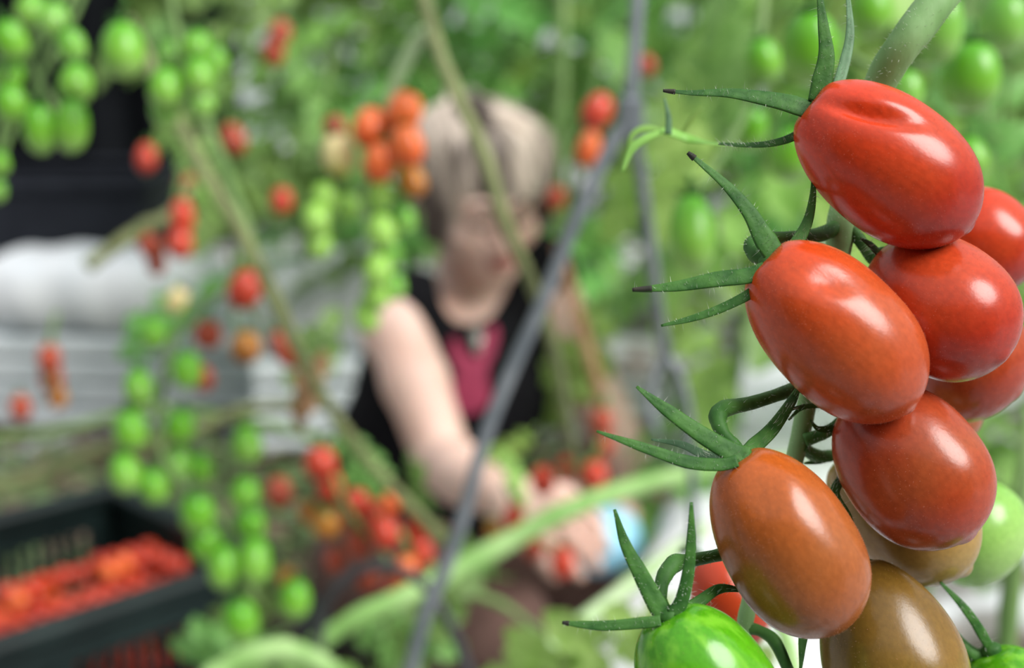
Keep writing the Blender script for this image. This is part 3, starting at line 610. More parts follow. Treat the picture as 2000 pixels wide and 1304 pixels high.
cluster('the pair high in the leaves', 'red pair high in the leaves', [(546, 66, 46, 'dullred', 1.7, -8), (534, 102, 44, 'dullred', 1.7, 4, 1.3)], [(560, 10), (548, 50), (545, 90)], .003, 'stalk of the red pair high in the leaves')
cluster('alone above the white bag behind the woman', 'single red tomatoes in the leaves', [(550, 392, 42, 'bred', 1.8)])
cluster('the three by the upright grey rod', 'tomatoes by the grey rod', [(1166, 218, 58, 'bred', 1.25, -30, 1.35), (1150, 290, 46, 'orange', 1.3, -15, 1.6), (1263, 128, 36, 'dullred', 1.35)], [(1225, -90, 1.32), (1240, 40, 1.34), (1235, 110, 1.34), (1200, 170, 1.29), (1165, 250, 1.28)], .0028, 'thin stalk of the three tomatoes by the grey rod')
cluster('alone beside the woman\'s left cheek', 'single red tomatoes in the leaves', [(1086, 386, 40, 'dullred', 1.7)])
cluster('the bunch between the arms', 'red bunch between the arms',
  [(1176, 822, 46, 'dullred', 1.4, 0, 1.2), (1178, 868, 44, 'dullred', 1.42), (1060, 938, 48, 'bred', 1.45), (1110, 914, 46, 'bred', 1.45), (1160, 926, 54, 'bred', 1.4, 0, 1.1)],
  [(1185, 770), (1172, 850), (1150, 900), (1085, 915)], .003, 'stalk of the red bunch between the arms')
cluster('the bunch under the hands', 'tomatoes at the hands', [(1002, 1010, 38, 'bred', 1.48, -10, 1.7), (1098, 1098, 46, 'bred', 1.46, 0, 1.5), (1044, 1072, 42, 'dullred', 1.5), (965, 1035, 36, 'amber', 1.5)], [(985, 940), (1010, 990), (1050, 1050), (1095, 1075)], .0028, 'stalk of the tomatoes under the hands')
cluster('the blurred bunch behind the top tomato', 'green bunch at the upper right',
  [(1582, 95, 112, 'bgreen', .66, 4, 1.32), (1836, 55, 90, 'palegreen', .62, -6, 1.6), (1896, 150, 112, 'bgreen', .64, -4, 1.25), (1768, 180, 70, 'palegreen', .62), (1895, 310, 70, 'bgreen', .68), (1352, 455, 92, 'bgreen', .72, 2, 1.7), (1545, 300, 88, 'bgreen', .75), (1700, 20, 84, 'bgreen', .72), (1465, 250, 70, 'bgreen', .80), (1960, 45, 96, 'palegreen', .70), (1490, 120, 72, 'bgreen', .80)],
  [(1960, -120), (1880, 20), (1830, 120), (1700, 130), (1580, 30)], .0028, 'green fruit stalk behind the top red tomato')

tag(mk('fruit_stalk', sweep(pix([(1500, -80, .82), (1485, 60, .81), (1470, 190, .80), (1400, 320, .76), (1354, 392, .725)], .8), [.003, .003, .0024, .002], 8, 8), M_bstem), 'thin green stalk left of the top tomato, carrying blurred green fruit', 'stalk')

# ---------------- vine stems lying and leaning between the rows
def vine_stem(path, d, r, mat, label, node=True, extra=()):
    t = empty('vine_stem', tuple(at(path[-1][0], path[-1][1], path[-1][2] if len(path[-1]) > 2 else d)))
    mk('stem', sweep(pix(path, d), [x for x in r], 10, 8, wob=.05), mat, t)
    for p, w in extra: mk('leaf_scar', sweep(pix(p, d), w, 8, 5), mat, t)
    return tag(t, label, 'vine')
vine_stem([(800, -120, 1.12), (845, 60, 1.06), (885, 170, 1.0), (945, 300, .98), (985, 430, .98), (1045, 570, 1.02), (1085, 690, 1.12), (1110, 830, 1.3), (1140, 960, 1.5)], 1, [.0055, .0055, .005, .0045], M_brstem, 'brown-green vine stem crossing in front of the woman\'s face')
vine_stem([(250, 40, 1.25), (300, 140, 1.2), (390, 320, 1.15), (480, 470, 1.12), (545, 600, 1.12), (590, 700, 1.14), (640, 790, 1.2), (720, 900, 1.25), (860, 1050, 1.3)], 1, [.006, .006, .006, .0055, .0055], M_brstem, 'long diagonal vine stem sloping down from upper left to the elbow')
vine_stem([(380, 60, 1.45), (392, 200, 1.32), (440, 330, 1.25), (480, 440, 1.2), (520, 560, 1.16), (575, 680, 1.14)], 1, [.005, .005, .004], M_bstem, 'short green vine stem running beside the long diagonal one')
vine_stem([(610, 1262, 1.12), (700, 1205, 1.13), (820, 1150, 1.15), (960, 1075, 1.18), (1100, 1000, 1.2), (1240, 950, 1.25), (1400, 915, 1.3), (1560, 900, 1.35)], 1, [.008, .009, .0095, .009, .008, .006], M_brightstem, 'thick bright green vine stem rising across the lower middle')
vine_stem([(400, 1330, 1.05), (480, 1285, 1.06), (560, 1272, 1.07), (640, 1310, 1.08), (700, 1400, 1.1)], 1, [.009, .010, .010, .009], M_brightstem, 'bright green vine arching up at the bottom edge')
vine_stem([(900, 1400, 1.0), (1010, 1310, 1.02), (1130, 1220, 1.04), (1260, 1120, 1.08), (1380, 1030, 1.12)], 1, [.008, .008, .007, .006], M_palestem, 'pale green vine leaning across the white grow bag')
vine_stem([(720, 1000, 1.4), (800, 1060, 1.42), (880, 1140, 1.42), (980, 1180, 1.42), (1060, 1240, 1.42)], 1, [.005, .005, .004], M_bstem, 'thin green vine drooping below the woman\'s elbow')
vine_stem([(-60, 960, 1.7), (80, 930, 1.7), (200, 880, 1.65), (330, 860, 1.6), (480, 800, 1.6), (620, 790, 1.6)], 1, [.008, .008, .007], M_brstem, 'olive vine lying across the floor above the crate')
vine_stem([(-60, 860, 1.8), (120, 840, 1.8), (300, 800, 1.8), (520, 830, 1.75), (690, 880, 1.7)], 1, [.006, .007, .006], M_bstem, 'green vine lying below the white bench at left')
vine_stem([(170, 520, 1.6), (240, 470, 1.62), (285, 440, 1.64), (330, 420, 1.66), (375, 360, 1.7), (400, 240, 1.8), (410, 60, 1.9)], 1, [.008, .008, .006, .004], M_brstem, 'stubby olive stem end in front of the dark bin')
vine_stem([(1100, -80, 2.2), (1098, 120, 2.2), (1092, 300, 2.2), (1110, 520, 2.2), (1160, 700, 2.2), (1190, 860, 2.2)], 1, [.011, .011, .010, .009], M_bstem, 'upright green vine right of the woman\'s head')
vine_stem([(1090, 480, 1.9), (1130, 620, 1.88), (1165, 740, 1.86), (1195, 880, 1.86)], 1, [.008, .008, .007], M_dry, 'dry brown vine stem running beside the woman\'s left arm')
vine_stem([(1560, 1400, .7), (1545, 1280, .72), (1510, 1180, .74), (1500, 1080, .76)], 1, [.0045, .0045, .004], M_brightstem, 'light green stem behind the bright green tomato')
vine_stem([(1960, 1330, .8), (1972, 1180, .8), (1995, 1000, .8), (2010, 800, .82)], 1, [.006, .006, .005], M_bstem, 'upright green stem at the right edge')
# a few dry leaves and low leaves
def dryleaf(x, y, d, L, ang, label, mat=M_dry):
    c = at(x, y, d); a = math.radians(ang); dv = RT * math.cos(a) + UP * math.sin(a); u = UP * math.cos(a) - RT * math.sin(a)
    P = [c - dv * L / 2, c - dv * L / 5 + TOWARD * L * .1 + u * L * .08, c + dv * L / 5 + TOWARD * L * .05 - u * L * .06, c + dv * L / 2]
    tag(mk('dry_leaf', sweep(P, [L * .05, L * .2, L * .22, L * .02], 9, 6, flat=.16, hint=nrm(TOWARD + u * .4), fold=.4, wob=.25), mat), label, 'leaf')
dryleaf(612, 740, 1.22, .055, 70, 'curled pale brown dry leaf on the diagonal vine'); dryleaf(600, 790, 1.24, .05, 80, 'dark brown shrivelled leaf hanging under the pale dry one')
for i, (x, y, d, s, a, lab) in enumerate([(1330, 100, 1.5, .16, 1.5, 'bright leaf beside the grey rod at the top'), (1380, 180, 1.6, .16, 2.2, 'bright leaf left of the top tomato\'s upper sepals'), (1190, 560, 1.9, .17, 2.0, 'bright leaf between grey rod and grey leg'), (1330, 600, 1.7, .15, 1.2, 'yellow-green leaf under the middle tomato\'s sepals'), (1150, 450, 2.0, .18, 3.6, 'bright leaf right of the woman\'s shoulder'), (960, 870, 1.5, .06, .8, 'small bright leaf between the woman\'s arm and the grey leg'), (1050, 830, 1.6, .06, 2.4, 'small bright leaf over the floor between the arms'),
     (1330, 1160, .95, .13, 2.6, 'green leaf behind the stalk of the green tomato'), (1180, 1180, 1.2, .14, .4, 'green leaf over the white bag'), (700, 1240, 1.3, .16, 1.0, 'low leaf under the thick bright vine'), (780, 1280, 1.3, .15, 2.7, 'low leaf at the bottom beside the grey leg'), (520, 640, 1.5, .08, 4.0, 'leaf hanging behind the mixed bunch'), (340, 545, 1.6, .09, 2.0, 'large leaf below the red bunch at left'), (430, 430, 1.7, .11, 4.2, 'leaf beside the diagonal vine'), (560, 800, 1.5, .10, 5.2, 'leaf left of the dark shirt'), (650, 830, 1.5, .09, 1.0, 'leaf just under the dry leaves'), (560, 1050, 1.45, .12, 2.0, 'leaf among the red bunch'), (860, 1010, 1.4, .06, 4.0, 'small leaf over the woman\'s forearm'), (250, 0, 1.3, .10, 4.4, 'leaf above the single green tomato'), (420, 20, 1.4, .14, 5.2, 'leaf above the bunch by the curtain'), (500, 130, 1.6, .17, 4.6, 'leaf left of the red pair'), (450, 210, 1.7, .14, 4.0, 'leaf beside the shaded red tomato'), (1960, 400, 1.0, .14, 4.6, 'leaf at the right edge behind the red tomato'), (1450, 330, 1.2, .14, 4.4, 'leaf between the two upper tomatoes\' sepals'), (1400, 20, 1.4, .18, 5.0, 'leaf at the top right of the grey rod'), (1960, 240, .95, .13, 4.9, 'leaf under the green tomato at upper right'), (650, 1215, 1.28, .10, .3, 'leaf beside the black hoop\'s left foot'), (740, 1300, 1.28, .10, 5.6, 'leaf inside the black hoop at the bottom edge'), (560, 1230, 1.32, .10, 2.9, 'leaf between the crate and the black hoop'), (1000, 1130, 1.5, .08, 3.5, 'small leaf below the reaching hands')]):
    q = Quaternion((1, 0, 0), -.3) @ Quaternion((0, 1, 0), a) @ Quaternion((1, 0, 0), 1.2 + .5 * math.sin(i))
    o = place('leaf', (LEAFB if i < 9 or i in (10, 13) else LEAF)[i % 3], at(x, y, d), q, (s, s, s)); tag(o, lab, 'leaf')

# ---------------- grey steel stem supports
fr = empty('support_frame', (*at(1060, 900, 1.0)[:2], 0))
ap = (1232, 225, .98)
def rod(name, path, r, m=M_grey, par=fr, n=6): return mk(name, sweep(pix(path, 1), [r, r], 10, n), m, par)
rod('upright_rod', [(1320, -1500, .98), (1262, -240, .98), (1250, -60, .98), (1240, 80, .98), ap], .0052)
rod('leg', [ap, (1190, 290, .98), (1120, 440, .98), (1060, 590, .98), (1000, 720, .98), (945, 860, .98), (910, 990, .98), (870, 1110, .98), (830, 1200, .98), (780, 1400, .99)], .0052)
rod('leg', [ap, (1250, 330, 1.0), (1270, 480, 1.03), (1285, 600, 1.06), (1300, 690, 1.09)], .0046)
rod('hook', [(1300, 690, 1.09), (1278, 740, 1.09), (1268, 800, 1.09), (1285, 850, 1.09)], .0036)
rod('hook', [(1300, 690, 1.09), (1330, 740, 1.09), (1348, 830, 1.09), (1352, 960, 1.1), (1356, 1100, 1.1)], .0036)
mk('clamp', rbox(at(*ap), (.018, .016, .028), None, .003), M_grey, fr, False)
tag(fr, 'grey steel support rod splitting into two slanting legs before the woman', 'support frame')
arch = empty('wire_hoop', (*at(610, 1300, 1.08)[:2], 0))
mk('hoop', sweep(pix([(612, 1420, 1.10), (622, 1250, 1.09), (640, 1170, 1.08), (690, 1120, 1.07), (760, 1105, 1.06), (830, 1145, 1.05), (880, 1220, 1.05), (920, 1330, 1.06), (930, 1420, 1.06)], 1), [.0042, .0042], 10, 8), M_black, arch)
mk('foot', sweep([at(612, 1420, 1.10), V([at(612, 1420, 1.10)[0], at(612, 1420, 1.10)[1], 0])], [.0042, .0042], 8, 3), M_black, arch)
mk('foot', sweep([at(930, 1420, 1.06), V([at(930, 1420, 1.06)[0], at(930, 1420, 1.06)[1], 0])], [.0042, .0042], 8, 3), M_black, arch)
tag(arch, 'black wire hoop arching over the vines at the bottom', 'wire hoop')
lg = at(780, 1400, .99); mk('foot', sweep([lg, V([lg[0] - .03, lg[1], 0])], [.0052, .0052], 8, 3), M_grey, fr)
hk = at(1356, 1100, 1.1); mk('foot', sweep([hk, V([hk[0], hk[1], gz - .12])], [.0036, .0036], 8, 3), M_grey, fr)

# ---------------- old leaves and stalk bits lying on the floor at the left
def litter(n, x0, x1, y0, y1, name, mat, label, seed):
    r = np.random.default_rng(seed); vs, fs = [], []
    for k in range(n):
        p = V([r.uniform(x0, x1), r.uniform(y0, y1), r.uniform(.004, .035)]); a = r.uniform(0, 6.28); L = r.uniform(.02, .055); w = L * r.uniform(.2, .45)
        d = V([math.cos(a), math.sin(a), r.uniform(-.2, .25)]) * L; q = V([-math.sin(a), math.cos(a), r.uniform(-.3, .3)]) * w; up = V([0, 0, L * r.uniform(.05, .3)]); b = len(vs)
        vs += [p - d, p - q + up, p + up * .2, p + q + up, p + d, p - d * .3 - q * .9 + up * .7, p - d * .3 + q * .9 + up * .7]
        fs += [(b, b + 5, b + 2), (b + 5, b + 1, b + 2), (b, b + 2, b + 6), (b + 6, b + 2, b + 3), (b + 1, b + 4, b + 2), (b + 2, b + 4, b + 3)]
    tag(mk(name, (vs, fs), mat, None, False), label, 'leaf litter', kind='stuff')
M_litg = noisemat('wilted_leaf', (.055, .10, .03), (.14, .21, .08), 9, .8); M_litb = noisemat('withered_leaf', (.06, .045, .03), (.17, .12, .08), 9, .8)
litter(2600, -1.5, .1, 1.9, 3.15, 'wilted_leaves', M_litg, 'wilted green leaves strewn on the floor behind the crate', 3)
litter(1500, -1.5, .2, 1.9, 3.3, 'withered_leaves', M_litb, 'withered brown leaves strewn on the floor behind the crate', 4)

# ------------------------------------------------------------------ crate of picked tomatoes
def onz(x, y, z):
    r = FW + (x - 1000) / FPX * RT + (652 - y) / FPX * UP; return CAM + r * ((z - CAM_H) / r[2])
CZ = .31; cR = onz(505, 1080, CZ); cF = onz(250, 940, CZ); cN = onz(0, 1262, CZ)
un = nrm(cN - cR); uf = nrm(cF - cR); pe = V([-un[1], un[0], 0]); pe = pe if pe @ uf > 0 else -pe
us = nrm(uf + pe); ul = V([-us[1], us[0], 0]); ul = ul if ul @ un > 0 else -ul      # ul: long near side running left, us: short side going away
LL, SS, TH = .60, .40, .016
Rc = np.stack([ul, us, V([0, 0, 1])], 1); c0 = V([cR[0], cR[1], 0]); cc = c0 + ul * LL / 2 + us * SS / 2
crate = empty('harvest_crate', tuple(cc))
def loc(a, b, z): return c0 + ul * a + us * b + V([0, 0, z])
mk('base', rbox(loc(LL / 2, SS / 2, .02), (LL - .02, SS - .02, .02), Rc, .004), M_crate, crate, False)
slat = {}
for side in range(4):
    ln = LL if side in (0, 2) else SS
    def pos(t, z): return [loc(t, 0, z), loc(0, t, z), loc(t, SS, z), loc(LL, t, z)][side]
    def sz(l, h, th=TH): return (l, th, h) if side in (0, 2) else (th, l, h)
    sp = mk('side_panel', merge(rbox(pos(ln / 2, .035), sz(ln, .07), Rc, .003), rbox(pos(ln / 2, .268), sz(ln, .045), Rc, .003), rbox(pos(.025, .16), sz(.05, .19), Rc, .003), rbox(pos(ln - .025, .16), sz(.05, .19), Rc, .003), rbox(pos(ln / 2, .16), sz(.04, .19), Rc, .003)), M_crate, crate, False)
    n = int((ln - .12) / .019)
    for k in range(n):
        t = .06 + (ln - .12) * (k + .5) / n
        if abs(t - ln / 2) < .024: continue
        mk('slat', box(pos(t, .16), sz(.007, .192, .010), Rc), M_crate, sp, False)
mk('rim', merge(*[rbox(loc(LL / 2, b, CZ - .012), (LL + .05, .038, .026), Rc, .006) for b in (0, SS)], *[rbox(loc(a, SS / 2, CZ - .012), (.038, SS - .036, .026), Rc, .006) for a in (0, LL)]), M_crate, crate, False)
tag(crate, 'dark green plastic harvest crate with slotted sides at lower left', 'crate')
peak = onz(185, 1110, .24); pa, pb = (peak - c0) @ ul, (peak - c0) @ us
CRT = [meshdata('tomato', *fruit_vf(.036, .027, 12, 14, s, .02), TM[k]) for s, k in ((1, 'bred'), (2, 'bred'), (3, 'bred'), (4, 'orange'), (5, 'red'))]
cnt = 0; sp_ = .0275
def heap(a, b):
    sm = lambda t: max(0, min(1, t)) ** 2 * (3 - 2 * max(0, min(1, t)))
    return .05 + .205 * sm((a + .03) / .07) * sm((.36 - b) / .13) * (.93 + .07 * math.sin(a * 23 + b * 9)) + .05 * math.exp(-((a - pa) / .09) ** 2 - ((b - pb) / .09) ** 2)
for lay in range(12):
    z = .045 + lay * .0235; off = (lay % 2) * sp_ / 2
    for i in range(30):
        for j in range(20):
            a = .026 + off + i * sp_; b = .026 + off + j * sp_
            if a > LL - .024 or b > SS - .024: continue
            h = heap(a, b)
            if z > h: continue
            top = h - z < .026; wallside = b < .03 and a < .26
            if h < .11 or a > .52 or not (top or wallside) or cnt >= 240: continue
            g = loc(a + random.uniform(-.003, .003), b + random.uniform(-.003, .003), z + random.uniform(-.002, .003))
            o = place('tomato', random.choice(CRT), g, Quaternion((random.gauss(0, 1), random.gauss(0, 1), random.gauss(0, 1), random.gauss(0, 1))).normalized(), (.98, .98, .92))
            tag(o, 'small red plum tomato heaped in the dark green crate', 'tomato', 'picked tomatoes in the crate'); cnt += 1

# ------------------------------------------------------------------ the woman picking tomatoes
class Field:
    """blends round shapes into one continuous surface"""
    def __init__(s, lo, hi, h):
        s.lo = V(lo); s.h = h; s.n = np.ceil((V(hi) - s.lo) / h).astype(int) + 1; s.f = np.full(s.n, .08, np.float32)
    def sub(s, lo, hi):
        a = np.clip(((V(lo) - s.lo) / s.h).astype(int), 0, s.n - 1); b = np.clip(((V(hi) - s.lo) / s.h).astype(int) + 2, 1, s.n); sl = tuple(slice(i, j) for i, j in zip(a, b))
        g = np.stack(np.meshgrid(*[s.lo[k] + s.h * np.arange(a[k], b[k]) for k in range(3)], indexing='ij'), -1); return sl, g
    def mixin(s, sl, d, k, cut=False):
        f = s.f[sl]
        if cut: d = -d; h = np.clip(.5 - .5 * (d - f) / k, 0, 1); s.f[sl] = d * (1 - h) + f * h + k * h * (1 - h); return
        h = np.clip(.5 + .5 * (f - d) / k, 0, 1); s.f[sl] = f * (1 - h) + d * h - k * h * (1 - h)
    def cap(s, A, B, ra, rb, k=.02):
        A, B = V(A), V(B); m = max(ra, rb) + .05; sl, g = s.sub(np.minimum(A, B) - m, np.maximum(A, B) + m); ab = B - A
        t = np.clip(((g - A) @ ab) / (ab @ ab + 1e-9), 0, 1); s.mixin(sl, np.linalg.norm(g - A - t[..., None] * ab, axis=-1) - (ra + (rb - ra) * t), k)
    def ell(s, c, r, R=None, k=.015, cut=False):
        c = V(c); r = V(r); m = r.max() + .05; sl, g = s.sub(c - m, c + m); p = g - c
        if R is not None: p = p @ V(R)
        q = p / r; l = np.linalg.norm(q, axis=-1); l2 = np.linalg.norm(p / (r * r), axis=-1) + 1e-9; s.mixin(sl, l * (l - 1) / l2, k, cut)
    def mesh(s):
        f = s.f; sg = f < 0; n = np.array(f.shape); acc = np.zeros((*(n - 1), 3), np.float32); ct = np.zeros(n - 1, np.float32)
        C = [(i, j, k) for i in (0, 1) for j in (0, 1) for k in (0, 1)]
        def cs(o): return tuple(slice(q, n[i] - 1 + q) for i, q in enumerate(o))
        for a in C:
            for ax in range(3):
                if a[ax]: continue
                b = list(a); b[ax] = 1; fa, fb = f[cs(a)], f[cs(b)]; x = (fa < 0) != (fb < 0); t = np.where(x, fa / (fa - fb + 1e-12), 0)
                for q in range(3): acc[..., q] += np.where(x, a[q] + (t if q == ax else 0), 0)
                ct += x
        act = ct > 0; idx = -np.ones(n - 1, int); idx[act] = np.arange(act.sum()); ijk = np.argwhere(act); v = s.lo + s.h * (ijk + acc[act] / ct[act][:, None]); F = []
        for ax in range(3):
            u, w = [(1, 2), (2, 0), (0, 1)][ax]; sh = list(n); sh[ax] -= 1
            s0 = [slice(None)] * 3; s1 = [slice(None)] * 3; s0[ax] = slice(0, n[ax] - 1); s1[ax] = slice(1, n[ax]); e = np.argwhere(sg[tuple(s0)] != sg[tuple(s1)])
            e = e[(e[:, u] > 0) & (e[:, w] > 0) & (e[:, u] < n[u] - 1) & (e[:, w] < n[w] - 1)]; ins = sg[tuple(e.T)]
            def gi(du, dw): q = e.copy(); q[:, u] -= du; q[:, w] -= dw; return idx[tuple(q.T)]
            quad = np.stack([gi(1, 1), gi(0, 1), gi(0, 0), gi(1, 0)], 1); quad[~ins] = quad[~ins][:, ::-1]; F.append(quad)
        return v, np.vstack(F)
# joints
neck = at(925, 600, 2.02); chest = at(890, 745, 1.99); belly = at(835, 895, 1.99); pelvis = at(790, 1015, 2.06)
shR = at(775, 645, 1.84); elR = at(868, 905, 1.74); wrR = at(978, 972, 1.60)
shL = at(1058, 530, 2.04); elL = at(1264, 992, 1.90); wrL = at(1158, 1055, 1.70)
hipR = pelvis + V([-.02, -.10, -.03]); hipL = pelvis + V([.10, .10, -.03]); knR = at(958, 1222, 1.72); knL = at(1130, 1190, 1.95)
anR = V([hipR[0] + .05, hipR[1] + .05, .075]); anL = V([knL[0] - .10, knL[1] + .24, .075])
hd = at(943, 384, 1.90)
fwd = nrm([math.sin(.34) * math.cos(.24), -math.cos(.34) * math.cos(.24), -math.sin(.24)]); hup = nrm(V([-.04, -.05, 1]) - fwd * (V([-.04, -.05, 1]) @ fwd)); hrt = np.cross(fwd, hup)
HR = np.stack([hrt, fwd, hup], 1)                    # head axes: x her right, y out of the face, z crown
def hp_(x, y, z): return hd + HR @ V([x, y, z])
allp = np.array([neck, chest, belly, pelvis, shR, elR, wrR, shL, elL, wrL, knR, knL, anR, anL, hd])
B = Field(allp.min(0) - V([.2, .26, .09]), allp.max(0) + V([.2, .2, .2]), .0048)
B.cap(pelvis, belly, .125, .118, .04); B.cap(belly, chest, .115, .125, .04); B.cap(chest, neck, .11, .055, .04)
B.cap(neck + V([0, 0, -.03]), shR, .055, .043, .03); B.cap(neck + V([0, 0, -.03]), shL, .055, .042, .03); B.cap(shR, chest, .043, .07, .02); B.cap(shL, chest, .042, .07, .02)
B.cap(neck, hp_(0, -.03, -.05), .055, .052, .02)
for a, b, c, r0, r1, r2 in ((shR, elR, wrR, .043, .037, .026), (shL, elL, wrL, .041, .035, .026)):
    m = a + (b - a) * .4; B.cap(a, m, r0, r0 * .98, .015); B.cap(m, b, r0 * .98, r1, .015); m2 = b + (c - b) * .3; B.cap(b, m2, r1 * .98, r1 * 1.03, .012); B.cap(m2, c, r1 * 1.03, r2, .012)
for h, kn, an in ((hipR, knR, anR), (hipL, knL, anL)):
    B.cap(h, kn, .092, .062, .03); m = kn + (an - kn) * .3; B.cap(kn, m, .060, .060, .02); B.cap(m, an, .060, .042, .02)
    tf = V([.1, -.16, 0]) if an is anR else V([.04, -.16, 0]); B.cap(an + V([0, .02, -.03]), V([an[0] + tf[0], an[1] + tf[1], .032]), .040, .030, .02)
def hand(w, d, palm, flip, curl):
    """palm, four unequal fingers and a side thumb, closing towards the palm side"""
    d = nrm(d); palm = nrm(V(palm) - d * (V(palm) @ d)); s = np.cross(d, palm) * flip; k0 = w + d * .09
    B.cap(w, w + d * .03, .026, .027, .008)
    for q in (-.027, -.009, .009, .027): B.cap(w + d * .022 + s * q * .6, k0 + s * q, .0145, .0125, .006)
    for q, L, c in ((-.029, .062, .1), (-.010, .080, 0), (.010, .086, 0), (.029, .078, .05)):
        a0 = curl + c; p = k0 + s * q; seg = [L * .45, L * .32, L * .23]; rr = [.0098, .0088, .0080, .0068]; ang = a0 * .5
        for i in range(3):
            dd = d * math.cos(ang) + palm * math.sin(ang) + s * q * 1.2; nx = p + nrm(dd) * seg[i]; B.cap(p, nx, rr[i], rr[i + 1], .003); p = nx; ang += a0
    t0 = w + d * .028 + s * .026; t1 = t0 + nrm(d * .55 + s * .7 + palm * .5) * .042; t2 = t1 + nrm(d * .8 + s * .15 + palm * .6) * .03; t3 = t2 + nrm(d * .85 - s * .1 + palm * .5) * .024
    B.cap(t0, t1, .016, .0115, .006); B.cap(t1, t2, .0112, .0098, .003); B.cap(t2, t3, .0098, .0075, .003)
hand(wrR, wrR - elR + V([.03, -.03, -.01]), V([.3, .5, -.8]), 1, .55)
hand(wrL, wrL - elL + V([-.03, 0, .12]), V([-.5, .5, -.8]), -1, .6)
# head
B.ell(hp_(0, -.012, .030), (.076, .094, .082), HR, .01); B.ell(hp_(0, .018, -.030), (.060, .066, .082), HR, .02); B.ell(hp_(0, .056, -.088), (.030, .026, .024), HR, .02)
for q in (-1, 1): B.ell(hp_(q * .036, .056, -.030), (.026, .022, .024), HR, .015); B.ell(hp_(q * .078, -.008, -.012), (.010, .021, .032), HR, .004)
B.ell(hp_(0, .074, .020), (.052, .016, .014), HR, .012)
for q in (-1, 1): B.ell(hp_(q * .031, .098, .000), (.019, .020, .012), HR, .008, True); B.ell(hp_(q * .031, .072, -.001), (.015, .012, .011), HR, .003)
B.cap(hp_(0, .082, .004), hp_(0, .103, -.034), .008, .011, .006)
for q in (-1, 1): B.ell(hp_(q * .012, .092, -.038), (.009, .010, .008), HR, .004)
B.ell(hp_(0, .078, -.062), (.024, .016, .016), HR, .012)
body = B.mesh()
woman = empty('person', (pelvis[0], pelvis[1], 0))
mk('body', body, M_skin, woman)
for z, t in ((-.057, .0050), (-.065, .0060)): mk('lip', sweep([hp_(-.023, .080, -.062), hp_(-.012, .0915, z), hp_(0, .0945, z - .001), hp_(.012, .0915, z), hp_(.023, .080, -.062)], [.001, t * .8, t, t * .8, .001], 8, 5), M_lip, woman)
for q in (-1, 1):
    mk('eyebrow', sweep([hp_(q * .012, .090, .016), hp_(q * .030, .088, .023), hp_(q * .052, .070, .016)], [.003, .0042, .0012], 7, 6), M_brow, woman)
    mk('eyelashes', sweep([hp_(q * .014, .083, -.004), hp_(q * .030, .0865, -.008), hp_(q * .047, .074, -.004)], [.0015, .0032, .0012], 7, 6), M_eye, woman)
# shirt
Sh = Field(np.min([pelvis, belly, chest, shR, shL, neck], 0) - .22, np.max([pelvis, belly, chest, shR, shL, neck], 0) + .2, .0055)
Sh.cap(pelvis + (belly - pelvis) * .1, belly, .136, .132, .03); Sh.cap(belly, chest, .130, .134, .03); Sh.cap(chest, chest + (neck - chest) * .45, .126, .098, .03)
Sh.cap(shR + (chest - shR) * .2, chest, .062, .09, .03); Sh.cap(shL + (chest - shL) * .1, chest, .060, .09, .03)
Sh.cap(neck + V([-.055, .02, -.055]), shR + (neck - shR) * .22 + V([0, 0, .01]), .060, .068, .02); Sh.cap(neck + V([.055, .04, -.05]), shL + (neck - shL) * .1, .058, .064, .02)
Sh.cap(neck + V([0, .02, -.09]), chest, .105, .13, .03)

vneck = neck + TOWARD * .10 + UP * .030; Sh.ell(vneck, (.055, .12, .050), None, .012, True)
shirt_vf = Sh.mesh(); shirt = mk('shirt', shirt_vf, M_shirt, woman)
tree = BVHTree.FromPolygons([Vector(p) for p in shirt_vf[0]], [tuple(map(int, q)) for q in shirt_vf[1]])
# pink rabbit print, laid on the cloth
out_n = nrm(TOWARD + RT * .15); cu = nrm(RT - out_n * (RT @ out_n)); cv = np.cross(out_n, cu); pc = at(938, 735, 1.78)
def in_rabbit(u, w):
    e = lambda cx, cy, rx, ry, a: (((u - cx) * math.cos(a) + (w - cy) * math.sin(a)) / rx) ** 2 + ((-(u - cx) * math.sin(a) + (w - cy) * math.cos(a)) / ry) ** 2 < 1
    return e(-.006, -.027, .030, .026, 0) or e(-.001, -.002, .021, .024, 0) or e(-.020, .026, .0095, .027, .42) or e(.022, .038, .0105, .032, -.38) or e(-.002, .008, .022, .016, 0)
st = .0022; nodes = {}; vs = []; fs = []
def node(i, j):
    if (i, j) not in nodes:
        o = pc + cu * i * st + cv * j * st + out_n * .15; hit = tree.ray_cast(Vector(o), Vector(-out_n), .6); nodes[(i, j)] = len(vs) if hit[0] else None
        if hit[0]: vs.append(V(hit[0]) + out_n * .0018)
    return nodes[(i, j)]
for i in range(-22, 22):
    for j in range(-30, 36):
        if in_rabbit((i + .5) * st, (j + .5) * st):
            q = [node(i, j), node(i + 1, j), node(i + 1, j + 1), node(i, j + 1)]
            if None not in q: fs.append(tuple(q))
if fs: tag(mk('rabbit_print', (vs, fs), M_pink, shirt), 'pink rabbit silhouette printed on the chest')
def on_shirt(x, y, off=.003):
    r = nrm(at(x, y, 1) - CAM); h = tree.ray_cast(Vector(CAM), Vector(r), 3); return (V(h[0]) - r * off) if h[0] else at(x, y, 1.78)
neckl = mk('necklace', sweep([on_shirt(875, 575), on_shirt(900, 600), on_shirt(925, 630), on_shirt(950, 600), on_shirt(985, 570)], [.0016, .0016], 6, 6), M_black, woman)
mk('pendant', sweep([on_shirt(928, 625, .006), on_shirt(931, 655, .008), on_shirt(933, 690, .008)], [.004, .010, .003], 9, 6, flat=.4, hint=TOWARD), M_silver, neckl)
